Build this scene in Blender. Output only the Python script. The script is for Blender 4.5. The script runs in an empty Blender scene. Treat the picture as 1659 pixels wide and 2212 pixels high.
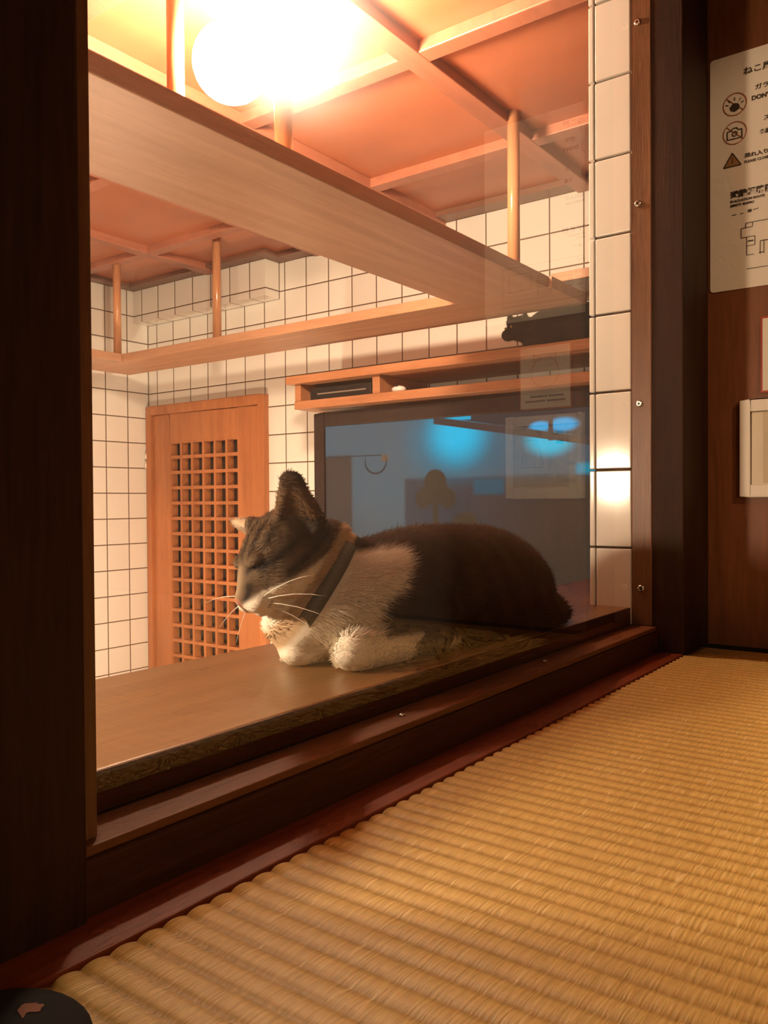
import bpy, bmesh, math, random
from mathutils import Vector, Matrix
random.seed(7)
SC = bpy.context.scene
COL = SC.collection
S = 0.479          # scene unit (distance from camera to the glass) in metres
Z0 = 0.523         # tatami surface lies this far under the eye; world z = 0 there
def W(p): return Vector((p[0]*S, p[1]*S, (p[2]+Z0)*S))

# ------------------------------------------------------------------ materials
def newmat(name):
    m = bpy.data.materials.new(name); m.use_nodes = True
    nt = m.node_tree; nt.nodes.clear()
    out = nt.nodes.new('ShaderNodeOutputMaterial')
    return m, nt, out
def N(nt, typ, **kw):
    n = nt.nodes.new(typ)
    for k, v in kw.items():
        if k.startswith('i_'):
            key = k[2:]
            key = int(key) if key.isdigit() else key.replace('_', ' ')
            n.inputs[key].default_value = v
        else: setattr(n, k, v)
    return n
def L(nt, a, b): nt.links.new(a, b)
def c4(c): return (c[0], c[1], c[2], 1)
def mixc(nt, fac, a, b, blend='MIX'):
    n = nt.nodes.new('ShaderNodeMix'); n.data_type = 'RGBA'; n.blend_type = blend
    for sock, v in ((n.inputs[0], fac), (n.inputs[6], a), (n.inputs[7], b)):
        if isinstance(v, (int, float)): sock.default_value = v
        elif isinstance(v, tuple): sock.default_value = c4(v)
        else: L(nt, v, sock)
    return n.outputs[2]
def math_(nt, op, a, b=None, c=None):
    n = nt.nodes.new('ShaderNodeMath'); n.operation = op
    for i, v in enumerate((a, b, c)):
        if v is None: continue
        if isinstance(v, (int, float)): n.inputs[i].default_value = v
        else: L(nt, v, n.inputs[i])
    return n.outputs[0]
def plain(name, col, rough=0.5, spec=0.5, metal=0.0, noise=0.0, nscale=30, emit=None, estr=0):
    m, nt, out = newmat(name)
    b = N(nt, 'ShaderNodeBsdfPrincipled')
    b.inputs['Roughness'].default_value = rough
    b.inputs['Specular IOR Level'].default_value = spec
    b.inputs['Metallic'].default_value = metal
    tc = N(nt, 'ShaderNodeTexCoord')
    nz = N(nt, 'ShaderNodeTexNoise'); nz.inputs['Scale'].default_value = nscale; nz.inputs['Detail'].default_value = 4
    L(nt, tc.outputs['Object'], nz.inputs['Vector'])
    k = max(noise, 0.02)
    c = mixc(nt, nz.outputs['Fac'], tuple(x*(1-k) for x in col), tuple(min(1, x*(1+k)) for x in col))
    L(nt, c, b.inputs['Base Color'])
    if emit:
        b.inputs['Emission Color'].default_value = c4(emit); b.inputs['Emission Strength'].default_value = estr
    L(nt, b.outputs[0], out.inputs[0])
    return m
def wood(name, dark, light, axis='X', rough=0.45, scale=6.0, stretch=14.0, spec=0.5, bump=0.15, contrast=1.0):
    m, nt, out = newmat(name)
    b = N(nt, 'ShaderNodeBsdfPrincipled'); b.inputs['Specular IOR Level'].default_value = spec
    geo = N(nt, 'ShaderNodeNewGeometry')
    mp = N(nt, 'ShaderNodeMapping')
    sc = [stretch]*3; sc['XYZ'.index(axis)] = 1.0
    mp.inputs['Scale'].default_value = sc
    L(nt, geo.outputs['Position'], mp.inputs['Vector'])
    n1 = N(nt, 'ShaderNodeTexNoise'); n1.inputs['Scale'].default_value = scale*0.35; n1.inputs['Detail'].default_value = 6; n1.inputs['Distortion'].default_value = 0.6
    n2 = N(nt, 'ShaderNodeTexNoise'); n2.inputs['Scale'].default_value = scale*3.0; n2.inputs['Detail'].default_value = 8
    n3 = N(nt, 'ShaderNodeTexNoise'); n3.inputs['Scale'].default_value = 1.3; n3.inputs['Detail'].default_value = 2
    for n in (n1, n2): L(nt, mp.outputs[0], n.inputs['Vector'])
    L(nt, geo.outputs['Position'], n3.inputs['Vector'])
    s = math_(nt, 'ADD', math_(nt, 'MULTIPLY', n1.outputs['Fac'], 0.6), math_(nt, 'MULTIPLY', n2.outputs['Fac'], 0.4))
    r = N(nt, 'ShaderNodeMapRange'); r.inputs[1].default_value = 0.5-0.16/contrast; r.inputs[2].default_value = 0.5+0.16/contrast
    L(nt, s, r.inputs[0])
    c = mixc(nt, r.outputs[0], dark, light)
    v = N(nt, 'ShaderNodeMapRange'); v.inputs[1].default_value = 0.3; v.inputs[2].default_value = 0.7; v.inputs[3].default_value = 0.85; v.inputs[4].default_value = 1.12
    L(nt, n3.outputs['Fac'], v.inputs[0])
    hs = N(nt, 'ShaderNodeHueSaturation'); L(nt, v.outputs[0], hs.inputs['Value']); L(nt, c, hs.inputs['Color'])
    L(nt, hs.outputs[0], b.inputs['Base Color'])
    rr = N(nt, 'ShaderNodeMapRange'); rr.inputs[3].default_value = max(0.05, rough-0.08); rr.inputs[4].default_value = rough+0.1
    L(nt, n2.outputs['Fac'], rr.inputs[0]); L(nt, rr.outputs[0], b.inputs['Roughness'])
    bp = N(nt, 'ShaderNodeBump'); bp.inputs['Strength'].default_value = bump; bp.inputs['Distance'].default_value = 0.002
    L(nt, n2.outputs['Fac'], bp.inputs['Height']); L(nt, bp.outputs[0], b.inputs['Normal'])
    L(nt, b.outputs[0], out.inputs[0])
    return m
T = 0.2715*S      # tile pitch in metres (13 cm)
def tiled(name, ax1, ax2, ph1, ph2, col=(0.80, 0.77, 0.71), grout=(0.10, 0.05, 0.022), gw=0.025):
    m, nt, out = newmat(name)
    b = N(nt, 'ShaderNodeBsdfPrincipled'); b.inputs['Roughness'].default_value = 0.16
    b.inputs['Coat Weight'].default_value = 0.2
    geo = N(nt, 'ShaderNodeNewGeometry'); sep = N(nt, 'ShaderNodeSeparateXYZ'); L(nt, geo.outputs['Position'], sep.inputs[0])
    def coord(ax, ph):
        k = 'XYZ'.index(ax)
        return math_(nt, 'SUBTRACT', math_(nt, 'DIVIDE', sep.outputs[k], T), ph)
    a, c = coord(ax1, ph1), coord(ax2, ph2)
    def edge(v):
        f = math_(nt, 'FRACT', v)
        return math_(nt, 'SUBTRACT', 0.5, math_(nt, 'ABSOLUTE', math_(nt, 'SUBTRACT', f, 0.5)))
    d = math_(nt, 'MINIMUM', edge(a), edge(c))
    g = N(nt, 'ShaderNodeMapRange'); g.inputs[1].default_value = gw*0.6; g.inputs[2].default_value = gw
    L(nt, d, g.inputs[0])
    cm = N(nt, 'ShaderNodeCombineXYZ'); L(nt, math_(nt, 'FLOOR', a), cm.inputs[0]); L(nt, math_(nt, 'FLOOR', c), cm.inputs[1])
    wn = N(nt, 'ShaderNodeTexWhiteNoise'); wn.noise_dimensions = '3D'; L(nt, cm.outputs[0], wn.inputs['Vector'])
    tc = mixc(nt, wn.outputs['Value'], tuple(x*0.955 for x in col), col)
    cc = mixc(nt, g.outputs[0], grout, tc)
    L(nt, cc, b.inputs['Base Color'])
    ro = N(nt, 'ShaderNodeMapRange'); ro.inputs[3].default_value = 0.8; ro.inputs[4].default_value = 0.15; L(nt, g.outputs[0], ro.inputs[0]); L(nt, ro.outputs[0], b.inputs['Roughness'])
    h = N(nt, 'ShaderNodeMapRange'); h.inputs[1].default_value = gw*0.4; h.inputs[2].default_value = gw*2.0; L(nt, d, h.inputs[0])
    bp = N(nt, 'ShaderNodeBump'); bp.inputs['Strength'].default_value = 0.5; bp.inputs['Distance'].default_value = 0.002
    L(nt, h.outputs[0], bp.inputs['Height']); L(nt, bp.outputs[0], b.inputs['Normal'])
    L(nt, b.outputs[0], out.inputs[0])
    return m
zoff = Z0/0.2715
M = {}
M['tile_back'] = tiled('white wall tile back', 'Y', 'Z', 0.18, (0.34+zoff) % 1)
M['tile_left'] = tiled('white wall tile left', 'X', 'Z', 0.05, (0.345+zoff) % 1)
M['tile_flat'] = tiled('white wall tile soffit', 'Y', 'X', 0.18, 0.05)
M['tile_one'] = plain('glazed white tile', (0.78, 0.74, 0.68), 0.12, 0.5)
M['grout'] = plain('brown grout', (0.06, 0.032, 0.015), 0.9, 0.2)
M['dark_post'] = wood('dark stained post', (0.018, 0.0055, 0.002), (0.042, 0.015, 0.0055), 'Z', 0.6, 8, 12, spec=0.2)
M['dark_post_y'] = wood('dark stained wall board', (0.032, 0.009, 0.004), (0.07, 0.021, 0.008), 'X', 0.6, 8, 12, spec=0.2)
M['sill'] = wood('reddish sill board', (0.12, 0.018, 0.004), (0.20, 0.038, 0.009), 'X', 0.5, 7, 12, spec=0.3)
M['stop_v'] = wood('brown glazing stop', (0.10, 0.036, 0.014), (0.18, 0.075, 0.03), 'Z', 0.4, 10, 14)
M['stop_h'] = wood('brown glazing stop flat', (0.115, 0.036, 0.011), (0.19, 0.066, 0.022), 'X', 0.5, 10, 14, spec=0.3)
M['panelwall'] = wood('reddish plywood wall', (0.13, 0.037, 0.010), (0.24, 0.078, 0.022), 'Z', 0.5, 5, 9)
M['ledge'] = wood('mid brown ledge board', (0.165, 0.078, 0.025), (0.25, 0.128, 0.044), 'X', 0.3, 6, 14)
M['walk'] = wood('pale walkway board', (0.36, 0.185, 0.105), (0.50, 0.28, 0.17), 'X', 0.4, 6, 14)
M['walk_y'] = wood('pale walkway board across', (0.36, 0.18, 0.10), (0.52, 0.28, 0.16), 'Y', 0.4, 6, 14)
M['dowel'] = wood('varnished dowel', (0.45, 0.20, 0.09), (0.62, 0.31, 0.16), 'Z', 0.22, 8, 12)
M['shelf'] = wood('orange pine shelf', (0.34, 0.13, 0.055), (0.48, 0.215, 0.10), 'Y', 0.4, 7, 14)
M['door'] = wood('orange door wood', (0.33, 0.105, 0.030), (0.47, 0.17, 0.055), 'Z', 0.4, 6, 12)
M['door_h'] = wood('orange door wood across', (0.46, 0.165, 0.05), (0.66, 0.27, 0.09), 'Y', 0.4, 6, 12)
M['ceil'] = wood('rust red ceiling board', (0.42, 0.135, 0.062), (0.53, 0.185, 0.09), 'Y', 0.35, 2.0, 3, contrast=0.8)
M['rib'] = wood('pink brown ceiling batten', (0.34, 0.125, 0.075), (0.44, 0.17, 0.10), 'X', 0.4, 6, 12)
M['cornice'] = wood('dark cornice', (0.16, 0.07, 0.045), (0.24, 0.11, 0.07), 'Y', 0.4, 6, 12)
M['paper'] = plain('laminated cream paper', (0.80, 0.71, 0.61), 0.16, 0.6)
M['ink'] = plain('dark brown ink', (0.055, 0.035, 0.02), 0.5)
M['inkred'] = plain('reddish brown ink', (0.35, 0.10, 0.04), 0.5)
M['red'] = plain('dark red border', (0.42, 0.05, 0.02), 0.4)
M['white'] = plain('off white frame', (0.84, 0.75, 0.66), 0.45)
M['cream'] = plain('cream card', (0.74, 0.64, 0.50), 0.6)
M['beige'] = plain('beige card strip', (0.60, 0.50, 0.36), 0.6)
M['bezel'] = plain('grey brown plastic', (0.028, 0.018, 0.016), 0.55, 0.2)
M['black'] = plain('black plastic', (0.012, 0.010, 0.010), 0.3)
M['silver'] = plain('silver strip', (0.5, 0.45, 0.40), 0.3, metal=0.8)
M['puck'] = plain('white plastic', (0.75, 0.72, 0.68), 0.35)
M['steel'] = plain('screw steel', (0.8, 0.76, 0.7), 0.22, metal=1.0)
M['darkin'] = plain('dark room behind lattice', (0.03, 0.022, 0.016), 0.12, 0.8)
M['hinge'] = plain('pale hinge metal', (0.85, 0.76, 0.66), 0.35, metal=0.5)
M['plaster'] = plain('dim brown plaster', (0.10, 0.05, 0.025), 0.9)
M['floor'] = wood('cat room floor boards', (0.40, 0.22, 0.11), (0.55, 0.33, 0.17), 'X', 0.4, 5, 12)
M['bagcloth'] = plain('black cloth', (0.012, 0.009, 0.010), 0.85, 0.2, noise=0.3, nscale=90)
M['patch'] = plain('faded pink woven patch', (0.22, 0.085, 0.05), 0.85)
M['matstrip'] = plain('black strip beside tatami', (0.015, 0.013, 0.012), 0.9, 0.2, noise=0.4, nscale=150)

# ------------------------------------------------------------------ mesh helpers (coordinates in scene units, eye at the origin height)
class B:
    def __init__(s): s.v = []; s.f = []; s.sm = []
    def quad(s, *p, smooth=False):
        i = len(s.v); s.v += [tuple(q) for q in p]; s.f.append(tuple(range(i, i+len(p)))); s.sm.append(smooth)
    def box(s, x0, x1, y0, y1, z0, z1):
        i = len(s.v)
        s.v += [(x, y, z) for x in (x0, x1) for y in (y0, y1) for z in (z0, z1)]
        for f in ((0,1,3,2), (4,6,7,5), (0,4,5,1), (2,3,7,6), (0,2,6,4), (1,5,7,3)):
            s.f.append(tuple(i+k for k in f)); s.sm.append(False)
        return s
    def tube(s, pts, rads, n=20, caps=True):
        rings = []
        pts = [Vector(p) for p in pts]
        if isinstance(rads, (int, float)): rads = [rads]*len(pts)
        for k, p in enumerate(pts):
            d = (pts[min(k+1, len(pts)-1)]-pts[max(k-1, 0)]).normalized()
            up = Vector((0, 0, 1)) if abs(d.z) < 0.9 else Vector((1, 0, 0))
            a = d.cross(up).normalized(); b = d.cross(a).normalized()
            i = len(s.v)
            for j in range(n):
                t = 2*math.pi*j/n; s.v.append(tuple(p+(a*math.cos(t)+b*math.sin(t))*rads[k]))
            rings.append(i)
        for k in range(len(rings)-1):
            for j in range(n):
                s.f.append((rings[k]+j, rings[k]+(j+1) % n, rings[k+1]+(j+1) % n, rings[k+1]+j)); s.sm.append(True)
        if caps:
            s.f.append(tuple(rings[0]+j for j in range(n))); s.sm.append(False)
            s.f.append(tuple(rings[-1]+j for j in reversed(range(n)))); s.sm.append(False)
        return s
    def ball(s, c, r, n=32, m=16, sc=(1, 1, 1)):
        i = len(s.v)
        for a in range(m+1):
            t = math.pi*a/m
            for b in range(n):
                p = 2*math.pi*b/n
                s.v.append((c[0]+r*sc[0]*math.sin(t)*math.cos(p), c[1]+r*sc[1]*math.sin(t)*math.sin(p), c[2]+r*sc[2]*math.cos(t)))
        for a in range(m):
            for b in range(n):
                s.f.append((i+a*n+b, i+a*n+(b+1) % n, i+(a+1)*n+(b+1) % n, i+(a+1)*n+b)); s.sm.append(True)
        return s
    def mesh(s, name, mat, base):
        bv = W(base)
        me = bpy.data.meshes.new(name)
        me.from_pydata([tuple(W(v)-bv) for v in s.v], [], s.f)
        for p, q in zip(me.polygons, s.sm): p.use_smooth = q
        bm = bmesh.new(); bm.from_mesh(me); bmesh.ops.remove_doubles(bm, verts=bm.verts, dist=1e-6)
        bmesh.ops.recalc_face_normals(bm, faces=bm.faces); bm.to_mesh(me); bm.free()
        me.materials.append(mat)
        return me
    def build(s, name, mat, parent=None, base=None, bevel=0.0, seg=2):
        if base is None:
            base = BASES[parent.name] if parent else tuple(sum(v[k] for v in s.v)/len(s.v) if k < 2 else min(v[2] for v in s.v) for k in range(3))
        me = s.mesh(name, mat, base)
        o = bpy.data.objects.new(name, me); COL.objects.link(o)
        if parent: o.parent = parent
        else: o.location = W(base)
        BASES[o.name] = base
        if bevel:
            md = o.modifiers.new('bevel', 'BEVEL'); md.width = bevel*S; md.segments = seg; md.limit_method = 'ANGLE'
        return o
BASES = {}
def tag(o, label=None, cat=None, group=None, kind=None):
    if label: o['label'] = label
    if cat: o['category'] = cat
    if group: o['group'] = group
    if kind: o['kind'] = kind
    return o
def thing(name, base, label=None, cat=None, group=None, kind=None):
    o = bpy.data.objects.new(name, None); COL.objects.link(o); o.location = W(base); o.empty_display_size = 0.05
    BASES[o.name] = base
    return tag(o, label, cat, group, kind)
def box(name, mat, dims, parent=None, bevel=0.004, **kw):
    return B().box(*dims).build(name, M[mat] if isinstance(mat, str) else mat, parent, bevel=bevel, **kw)

XB, YL, XC, XS = 5.72, 6.44, 2.78, 3.08      # TV wall, far left wall, tiled jamb, sign wall
YT = -0.175                                   # edge of the tatami
ZL = -0.3754                                  # top of the ledge the cat lies on
ZF = -2.65                                    # cat room floor

# ------------------------------------------------------------------ setting: cat room
w = B()
DY0, DY1, DZ = 4.62, 6.42, 1.03
w.box(XB, XB+0.3, -0.3, DY0+0.05, ZF, 2.5); w.box(XB, XB+0.3, DY1-0.05, YL+0.3, ZF, 2.5); w.box(XB, XB+0.3, DY0+0.05, DY1-0.05, DZ-0.05, 2.5)
tag(w.build('wall_back', M['tile_back']), 'white square tiled wall behind the television and door', 'wall', kind='structure')
tag(box('wall_left', 'tile_left', (-1.6, XB, YL, YL+0.3, ZF, 2.5), bevel=0), 'white square tiled wall at the far left of the cat room', 'wall', kind='structure')
tag(box('wall_near', 'plaster', (-1.9, -1.6, 0.0, YL+0.3, ZF, 2.5), bevel=0), 'plain wall closing the cat room beyond the picture', 'wall', kind='structure')
tag(box('floor', 'floor', (-1.6, XB, 0.143, YL, ZF-0.1, ZF), bevel=0), 'wooden floor of the cat room', 'floor', kind='structure')
tag(box('ceiling', 'ceil', (-1.6, XB, 0.0, YL, 2.305, 2.5), bevel=0), 'rust orange boarded ceiling divided by battens', 'ceiling', kind='structure')
# tiled soffit in the far corner
so = thing('wall_soffit', (5.62, 5.45, 1.92), 'tiled boxed-in soffit under the ceiling in the far corner', 'wall', kind='structure')
so2 = B()
so2.quad((5.526, 4.46, 1.92), (5.526, YL, 1.92), (5.526, YL, 2.305), (5.526, 4.46, 2.305)); so2.build('soffit_face', M['tile_back'], so)
so3 = B(); so3.quad((5.526, 4.46, 1.92), (5.526, 4.46, 2.305), (XB, 4.46, 2.305), (XB, 4.46, 1.92)); so3.build('soffit_side', M['tile_left'], so)
so4 = B(); so4.quad((5.526, 4.46, 1.92), (XB, 4.46, 1.92), (XB, YL, 1.92), (5.526, YL, 1.92)); so4.build('soffit_underside', M['tile_flat'], so)
# ceiling battens
ti = 1
for yy in (1.385, 2.655, 3.92, 5.19):
    tag(box('trim_%d' % ti, 'rib', (-1.6, XB, yy-0.065, yy+0.065, 2.24, 2.31), bevel=0.006), kind='structure'); ti += 1
for xx in (0.98, 2.24, 3.50, 4.76):
    tag(box('trim_%d' % ti, 'rib', (xx-0.055, xx+0.055, 0.14, YL, 2.243, 2.31), bevel=0.006), kind='structure'); ti += 1
for dims in ((5.56, XB, 0.14, 4.33), (5.39, 5.526, 4.461, YL), (5.39, XB, 4.33, 4.461), (-1.6, 5.39, YL-0.13, YL)):
    tag(box('trim_%d' % ti, 'cornice', (dims[0], dims[1], dims[2], dims[3], 2.262, 2.31), bevel=0.004), kind='structure'); ti += 1

# window wall: tiled jamb at the right end of the opening, plaster core beyond
wj = B(); wj.box(XC+0.012, XB, 0.0, 0.135, ZF, 2.5); wj.box(-1.6, XC+0.02, 0.0, 0.14, ZF, ZL-0.07); wj.box(-1.6, 0.10, 0.0, 0.14, ZL-0.07, 2.5); wj.box(0.10, XC+0.02, 0.0, 0.14, 2.1, 2.5)
tag(wj.build('wall_window', M['grout']), 'wall with the viewing window, tiled at its right jamb', 'wall', kind='structure')
jt = thing('wall_jamb', (XC, 0.07, ZL), 'column of single glazed white tiles at the right edge of the window', 'wall', kind='structure')
z = (0.3735-3)*0.2715
jb = B(); js = B()
while z < 2.3:
    a, b_ = max(z+0.004, ZL-0.06), z+0.2715-0.004
    if b_ > ZL-0.05:
        jb.box(XC-0.002, XC+0.02, 0.001, 0.1265, a, b_); js.box(XC-0.002, XC+0.02, 0.1315, 0.150, a, b_)
    z += 0.2715
jb.build('jamb_tiles', M['tile_one'], jt, bevel=0.0035, seg=3); js.build('edge_tiles', M['tile_one'], jt, bevel=0.0035, seg=3)

# ledge
lg = thing('window_ledge', (1.8, 0.26, ZL-0.055), 'broad brown wooden ledge inside the window, the tabby cat lying on it', 'ledge')
box('board', 'ledge', (-1.2, 5.6, 0.0085, 0.530, ZL-0.055, ZL), lg, bevel=0.004)
box('front_edge', 'dark_post_y', (0.62, XC-0.003, 0.0035, 0.0083, ZL-0.058, ZL-0.001), lg, bevel=0.0)

# ------------------------------------------------------------------ tatami room
ZS = -0.435       # top of the frame sill
wd = thing('window_1', (1.7, 0.0, ZS), 'large fixed viewing window between the tatami room and the cat room', 'window', kind='structure')
st = B().box(XC, XC+0.02, -0.070, 0.0, ZS, 2.3).build('window_frame', M['stop_v'], wd, bevel=0.003)
B().box(0.597, 0.628, -0.070, 0.0, ZS, 2.3).build('window_frame', M['stop_v'], wd, bevel=0.003)
B().box(0.592, XC+0.003, -0.085, 0.002, ZS-0.014, ZS).build('window_frame', M['stop_h'], wd, bevel=0.003)
for p in ((XC, -0.033, -0.307), (XC, -0.028, 0.324), (XC, -0.025, 1.005), (XC, -0.025, 1.618)):
    sb = B(); sb.tube([(p[0]-0.0005, p[1], p[2]), (p[0]-0.004, p[1], p[2]), (p[0]-0.006, p[1], p[2])], [0.0115, 0.0115, 0.008], 16)
    o = sb.build('screw', M['steel'], wd); 
    cr = B(); cr.box(p[0]-0.0066, p[0]-0.0058, p[1]-0.006, p[1]+0.006, p[2]-0.0015, p[2]+0.0015); cr.box(p[0]-0.0066, p[0]-0.0058, p[1]-0.0015, p[1]+0.0015, p[2]-0.006, p[2]+0.006); cr.build('screw_slot', M['black'], o)
for p in ((1.346, -0.043), (2.016, -0.037)):
    sb = B(); sb.tube([(p[0], p[1], ZS-0.0005), (p[0], p[1], ZS+0.003), (p[0], p[1], ZS+0.005)], [0.0075, 0.0075, 0.005], 16); sb.build('screw', M['steel'], wd)
# glass pane: clear, faintly smeared and dusty
m, nt, out = newmat('smeared window glass')
tr = N(nt, 'ShaderNodeBsdfTransparent'); tr.inputs[0].default_value = (0.985, 0.975, 0.965, 1)
gl = N(nt, 'ShaderNodeBsdfGlossy'); gl.inputs['Roughness'].default_value = 0.0; gl.inputs['Color'].default_value = (1, 1, 1, 1)
geo = N(nt, 'ShaderNodeNewGeometry')
fr0 = N(nt, 'ShaderNodeFresnel'); fr0.inputs['IOR'].default_value = 1.5
frv = math_(nt, 'MULTIPLY', fr0.outputs[0], 1.5)
mx = N(nt, 'ShaderNodeMixShader'); L(nt, frv, mx.inputs[0]); L(nt, tr.outputs[0], mx.inputs[1]); L(nt, gl.outputs[0], mx.inputs[2])
rf = N(nt, 'ShaderNodeBsdfRefraction'); rf.inputs['IOR'].default_value = 1.12; rf.inputs['Roughness'].default_value = 0.62
tl = N(nt, 'ShaderNodeBsdfTranslucent'); tl.inputs[0].default_value = (0.9, 0.9, 0.9, 1)
nz = N(nt, 'ShaderNodeTexNoise'); nz.inputs['Scale'].default_value = 5; nz.inputs['Detail'].default_value = 5; L(nt, geo.outputs['Position'], nz.inputs['Vector'])
hz = N(nt, 'ShaderNodeMapRange'); hz.inputs[1].default_value = 0.3; hz.inputs[2].default_value = 0.7; hz.inputs[3].default_value = 0.013; hz.inputs[4].default_value = 0.027
L(nt, nz.outputs['Fac'], hz.inputs[0])
m2 = N(nt, 'ShaderNodeMixShader'); L(nt, hz.outputs[0], m2.inputs[0]); L(nt, mx.outputs[0], m2.inputs[1]); L(nt, rf.outputs[0], m2.inputs[2])
m3 = N(nt, 'ShaderNodeMixShader'); m3.inputs[0].default_value = 0.006; L(nt, m2.outputs[0], m3.inputs[1]); L(nt, tl.outputs[0], m3.inputs[2])
m4 = N(nt, 'ShaderNodeMixShader'); t2 = N(nt, 'ShaderNodeBsdfTransparent'); L(nt, geo.outputs['Backfacing'], m4.inputs[0]); L(nt, m3.outputs[0], m4.inputs[1]); L(nt, t2.outputs[0], m4.inputs[2]); L(nt, m4.outputs[0], out.inputs[0]); M['glass'] = m
pane = B().box(0.60, XC, -0.0035, 0.0025, ZS, 2.3).build('glass_pane', M['glass'], wd)

# posts, sill boards, walls
tag(box('trim_%d' % ti, 'dark_post', (XC+0.003, XS, YT, 0.0, -0.6, 2.4), bevel=0.004), 'dark wooden corner post right of the window', 'post', kind='structure'); ti += 1
tag(box('trim_%d' % ti, 'dark_post', (0.10, 0.590, -0.105, 0.0, -0.6, 2.4), bevel=0.006), 'dark wooden post left of the window', 'post', kind='structure'); ti += 1
tag(box('trim_%d' % ti, 'dark_post_y', (0.591, XC+0.003, -0.092, 0.0, -0.6, ZS-0.0145), bevel=0.006), 'rail under the window frame, its shade put into the dark colour', 'trim', kind='structure'); ti += 1  # darker wood stands in for the shade on the rail's front face
tag(box('trim_%d' % ti, 'sill', (-0.6, XC+0.003, YT+0.001, -0.092, -0.62, -0.519), bevel=0.003), 'reddish board between window rail and tatami', 'trim', kind='structure'); ti += 1
tag(box('wall_right', 'panelwall', (XS, XS+0.15, -5.0, 0.0, -0.62, 3.6), bevel=0), 'reddish brown wooden wall carrying the notices', 'wall', kind='structure')
tag(box('wall_front', 'plaster', (-2.6, XS, -5.15, -5.0, -0.62, 3.6), bevel=0), kind='structure')
tag(box('wall_side', 'dark_post_y', (-2.75, -2.6, -5.0, 0.0, -0.62, 3.6), bevel=0), kind='structure')
tag(B().box(-2.6, 0.10, -0.105, 0.0, -0.62, 3.6).box(0.10, XS, -0.14, 0.0, 2.4, 3.6).build('wall_partition', M['dark_post_y']), kind='structure')
tag(box('ceiling_tatami', 'plaster', (-2.6, XS, -5.0, 0.0, 3.6, 3.7), bevel=0), 'dim ceiling of the tatami room', 'ceiling', kind='structure')
tag(box('floor_base', 'black', (-2.6, XS, -5.0, YT, -0.70, -0.60), bevel=0), kind='structure')

# tatami: ribbed woven rush, height field
m, nt, out = newmat('woven rush')
b = N(nt, 'ShaderNodeBsdfPrincipled'); b.inputs['Roughness'].default_value = 0.5; b.inputs['Specular IOR Level'].default_value = 0.35
geo = N(nt, 'ShaderNodeNewGeometry'); mp = N(nt, 'ShaderNodeMapping'); mp.inputs['Scale'].default_value = (40, 560, 1); L(nt, geo.outputs['Position'], mp.inputs[0])
n1 = N(nt, 'ShaderNodeTexNoise'); n1.inputs['Scale'].default_value = 1; n1.inputs['Detail'].default_value = 5; L(nt, mp.outputs[0], n1.inputs['Vector'])
mp2 = N(nt, 'ShaderNodeMapping'); mp2.inputs['Scale'].default_value = (55, 110, 1); L(nt, geo.outputs['Position'], mp2.inputs[0])
n2 = N(nt, 'ShaderNodeTexNoise'); n2.inputs['Scale'].default_value = 1; n2.inputs['Detail'].default_value = 3; L(nt, mp2.outputs[0], n2.inputs['Vector'])
sx = N(nt, 'ShaderNodeSeparateXYZ'); L(nt, geo.outputs['Position'], sx.inputs[0])
PIT = 0.0378*S
ph = math_(nt, 'FRACT', math_(nt, 'DIVIDE', sx.outputs[0], PIT))
gr = math_(nt, 'MULTIPLY', math_(nt, 'ABSOLUTE', math_(nt, 'SUBTRACT', ph, 0.5)), 2.0)
mr = N(nt, 'ShaderNodeMapRange'); mr.inputs[1].default_value = 0.40; mr.inputs[2].default_value = 1.0; L(nt, gr, mr.inputs[0])
r1 = N(nt, 'ShaderNodeMapRange'); r1.inputs[1].default_value = 0.3; r1.inputs[2].default_value = 0.7; L(nt, n1.outputs['Fac'], r1.inputs[0])
base = mixc(nt, r1.outputs[0], (0.35, 0.21, 0.042), (0.62, 0.42, 0.13))
base = mixc(nt, math_(nt, 'MULTIPLY', n2.outputs['Fac'], 0.5), base, (0.60, 0.37, 0.13))
n4 = N(nt, 'ShaderNodeTexNoise'); n4.inputs['Scale'].default_value = 1; n4.inputs['Detail'].default_value = 2
mp4 = N(nt, 'ShaderNodeMapping'); mp4.inputs['Scale'].default_value = (30, 260, 1); L(nt, geo.outputs['Position'], mp4.inputs[0]); L(nt, mp4.outputs[0], n4.inputs['Vector'])
r4 = N(nt, 'ShaderNodeMapRange'); r4.inputs[1].default_value = 0.35; r4.inputs[2].default_value = 0.65; r4.inputs[3].default_value = 0.45; r4.inputs[4].default_value = 0.95; L(nt, n4.outputs['Fac'], r4.inputs[0])
base = mixc(nt, math_(nt, 'MULTIPLY', mr.outputs[0], r4.outputs[0]), base, (0.25, 0.13, 0.012))  # soft shading of the grooves is mixed into the rush colour
r5 = N(nt, 'ShaderNodeMapRange'); r5.inputs[1].default_value = 0.60; r5.inputs[2].default_value = 0.72; r5.inputs[4].default_value = 0.6; L(nt, n4.outputs['Fac'], r5.inputs[0])
base = mixc(nt, r5.outputs[0], base, (0.72, 0.52, 0.24))
L(nt, base, b.inputs['Base Color'])
bp = N(nt, 'ShaderNodeBump'); bp.inputs['Strength'].default_value = 0.5; bp.inputs['Distance'].default_value = 0.0012
L(nt, n1.outputs['Fac'], bp.inputs['Height']); L(nt, bp.outputs[0], b.inputs['Normal'])
L(nt, b.outputs[0], out.inputs[0]); M['tatami'] = m
tb = B()
X0, X1 = 0.08, 2.98
nx = int((X1-X0)/0.0378*8); ys = [YT-0.0005]
while ys[-1] > -4.9: ys.append(ys[-1]-(0.03 if ys[-1] > -1.4 else 0.25))
pit = 0.0378
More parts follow.
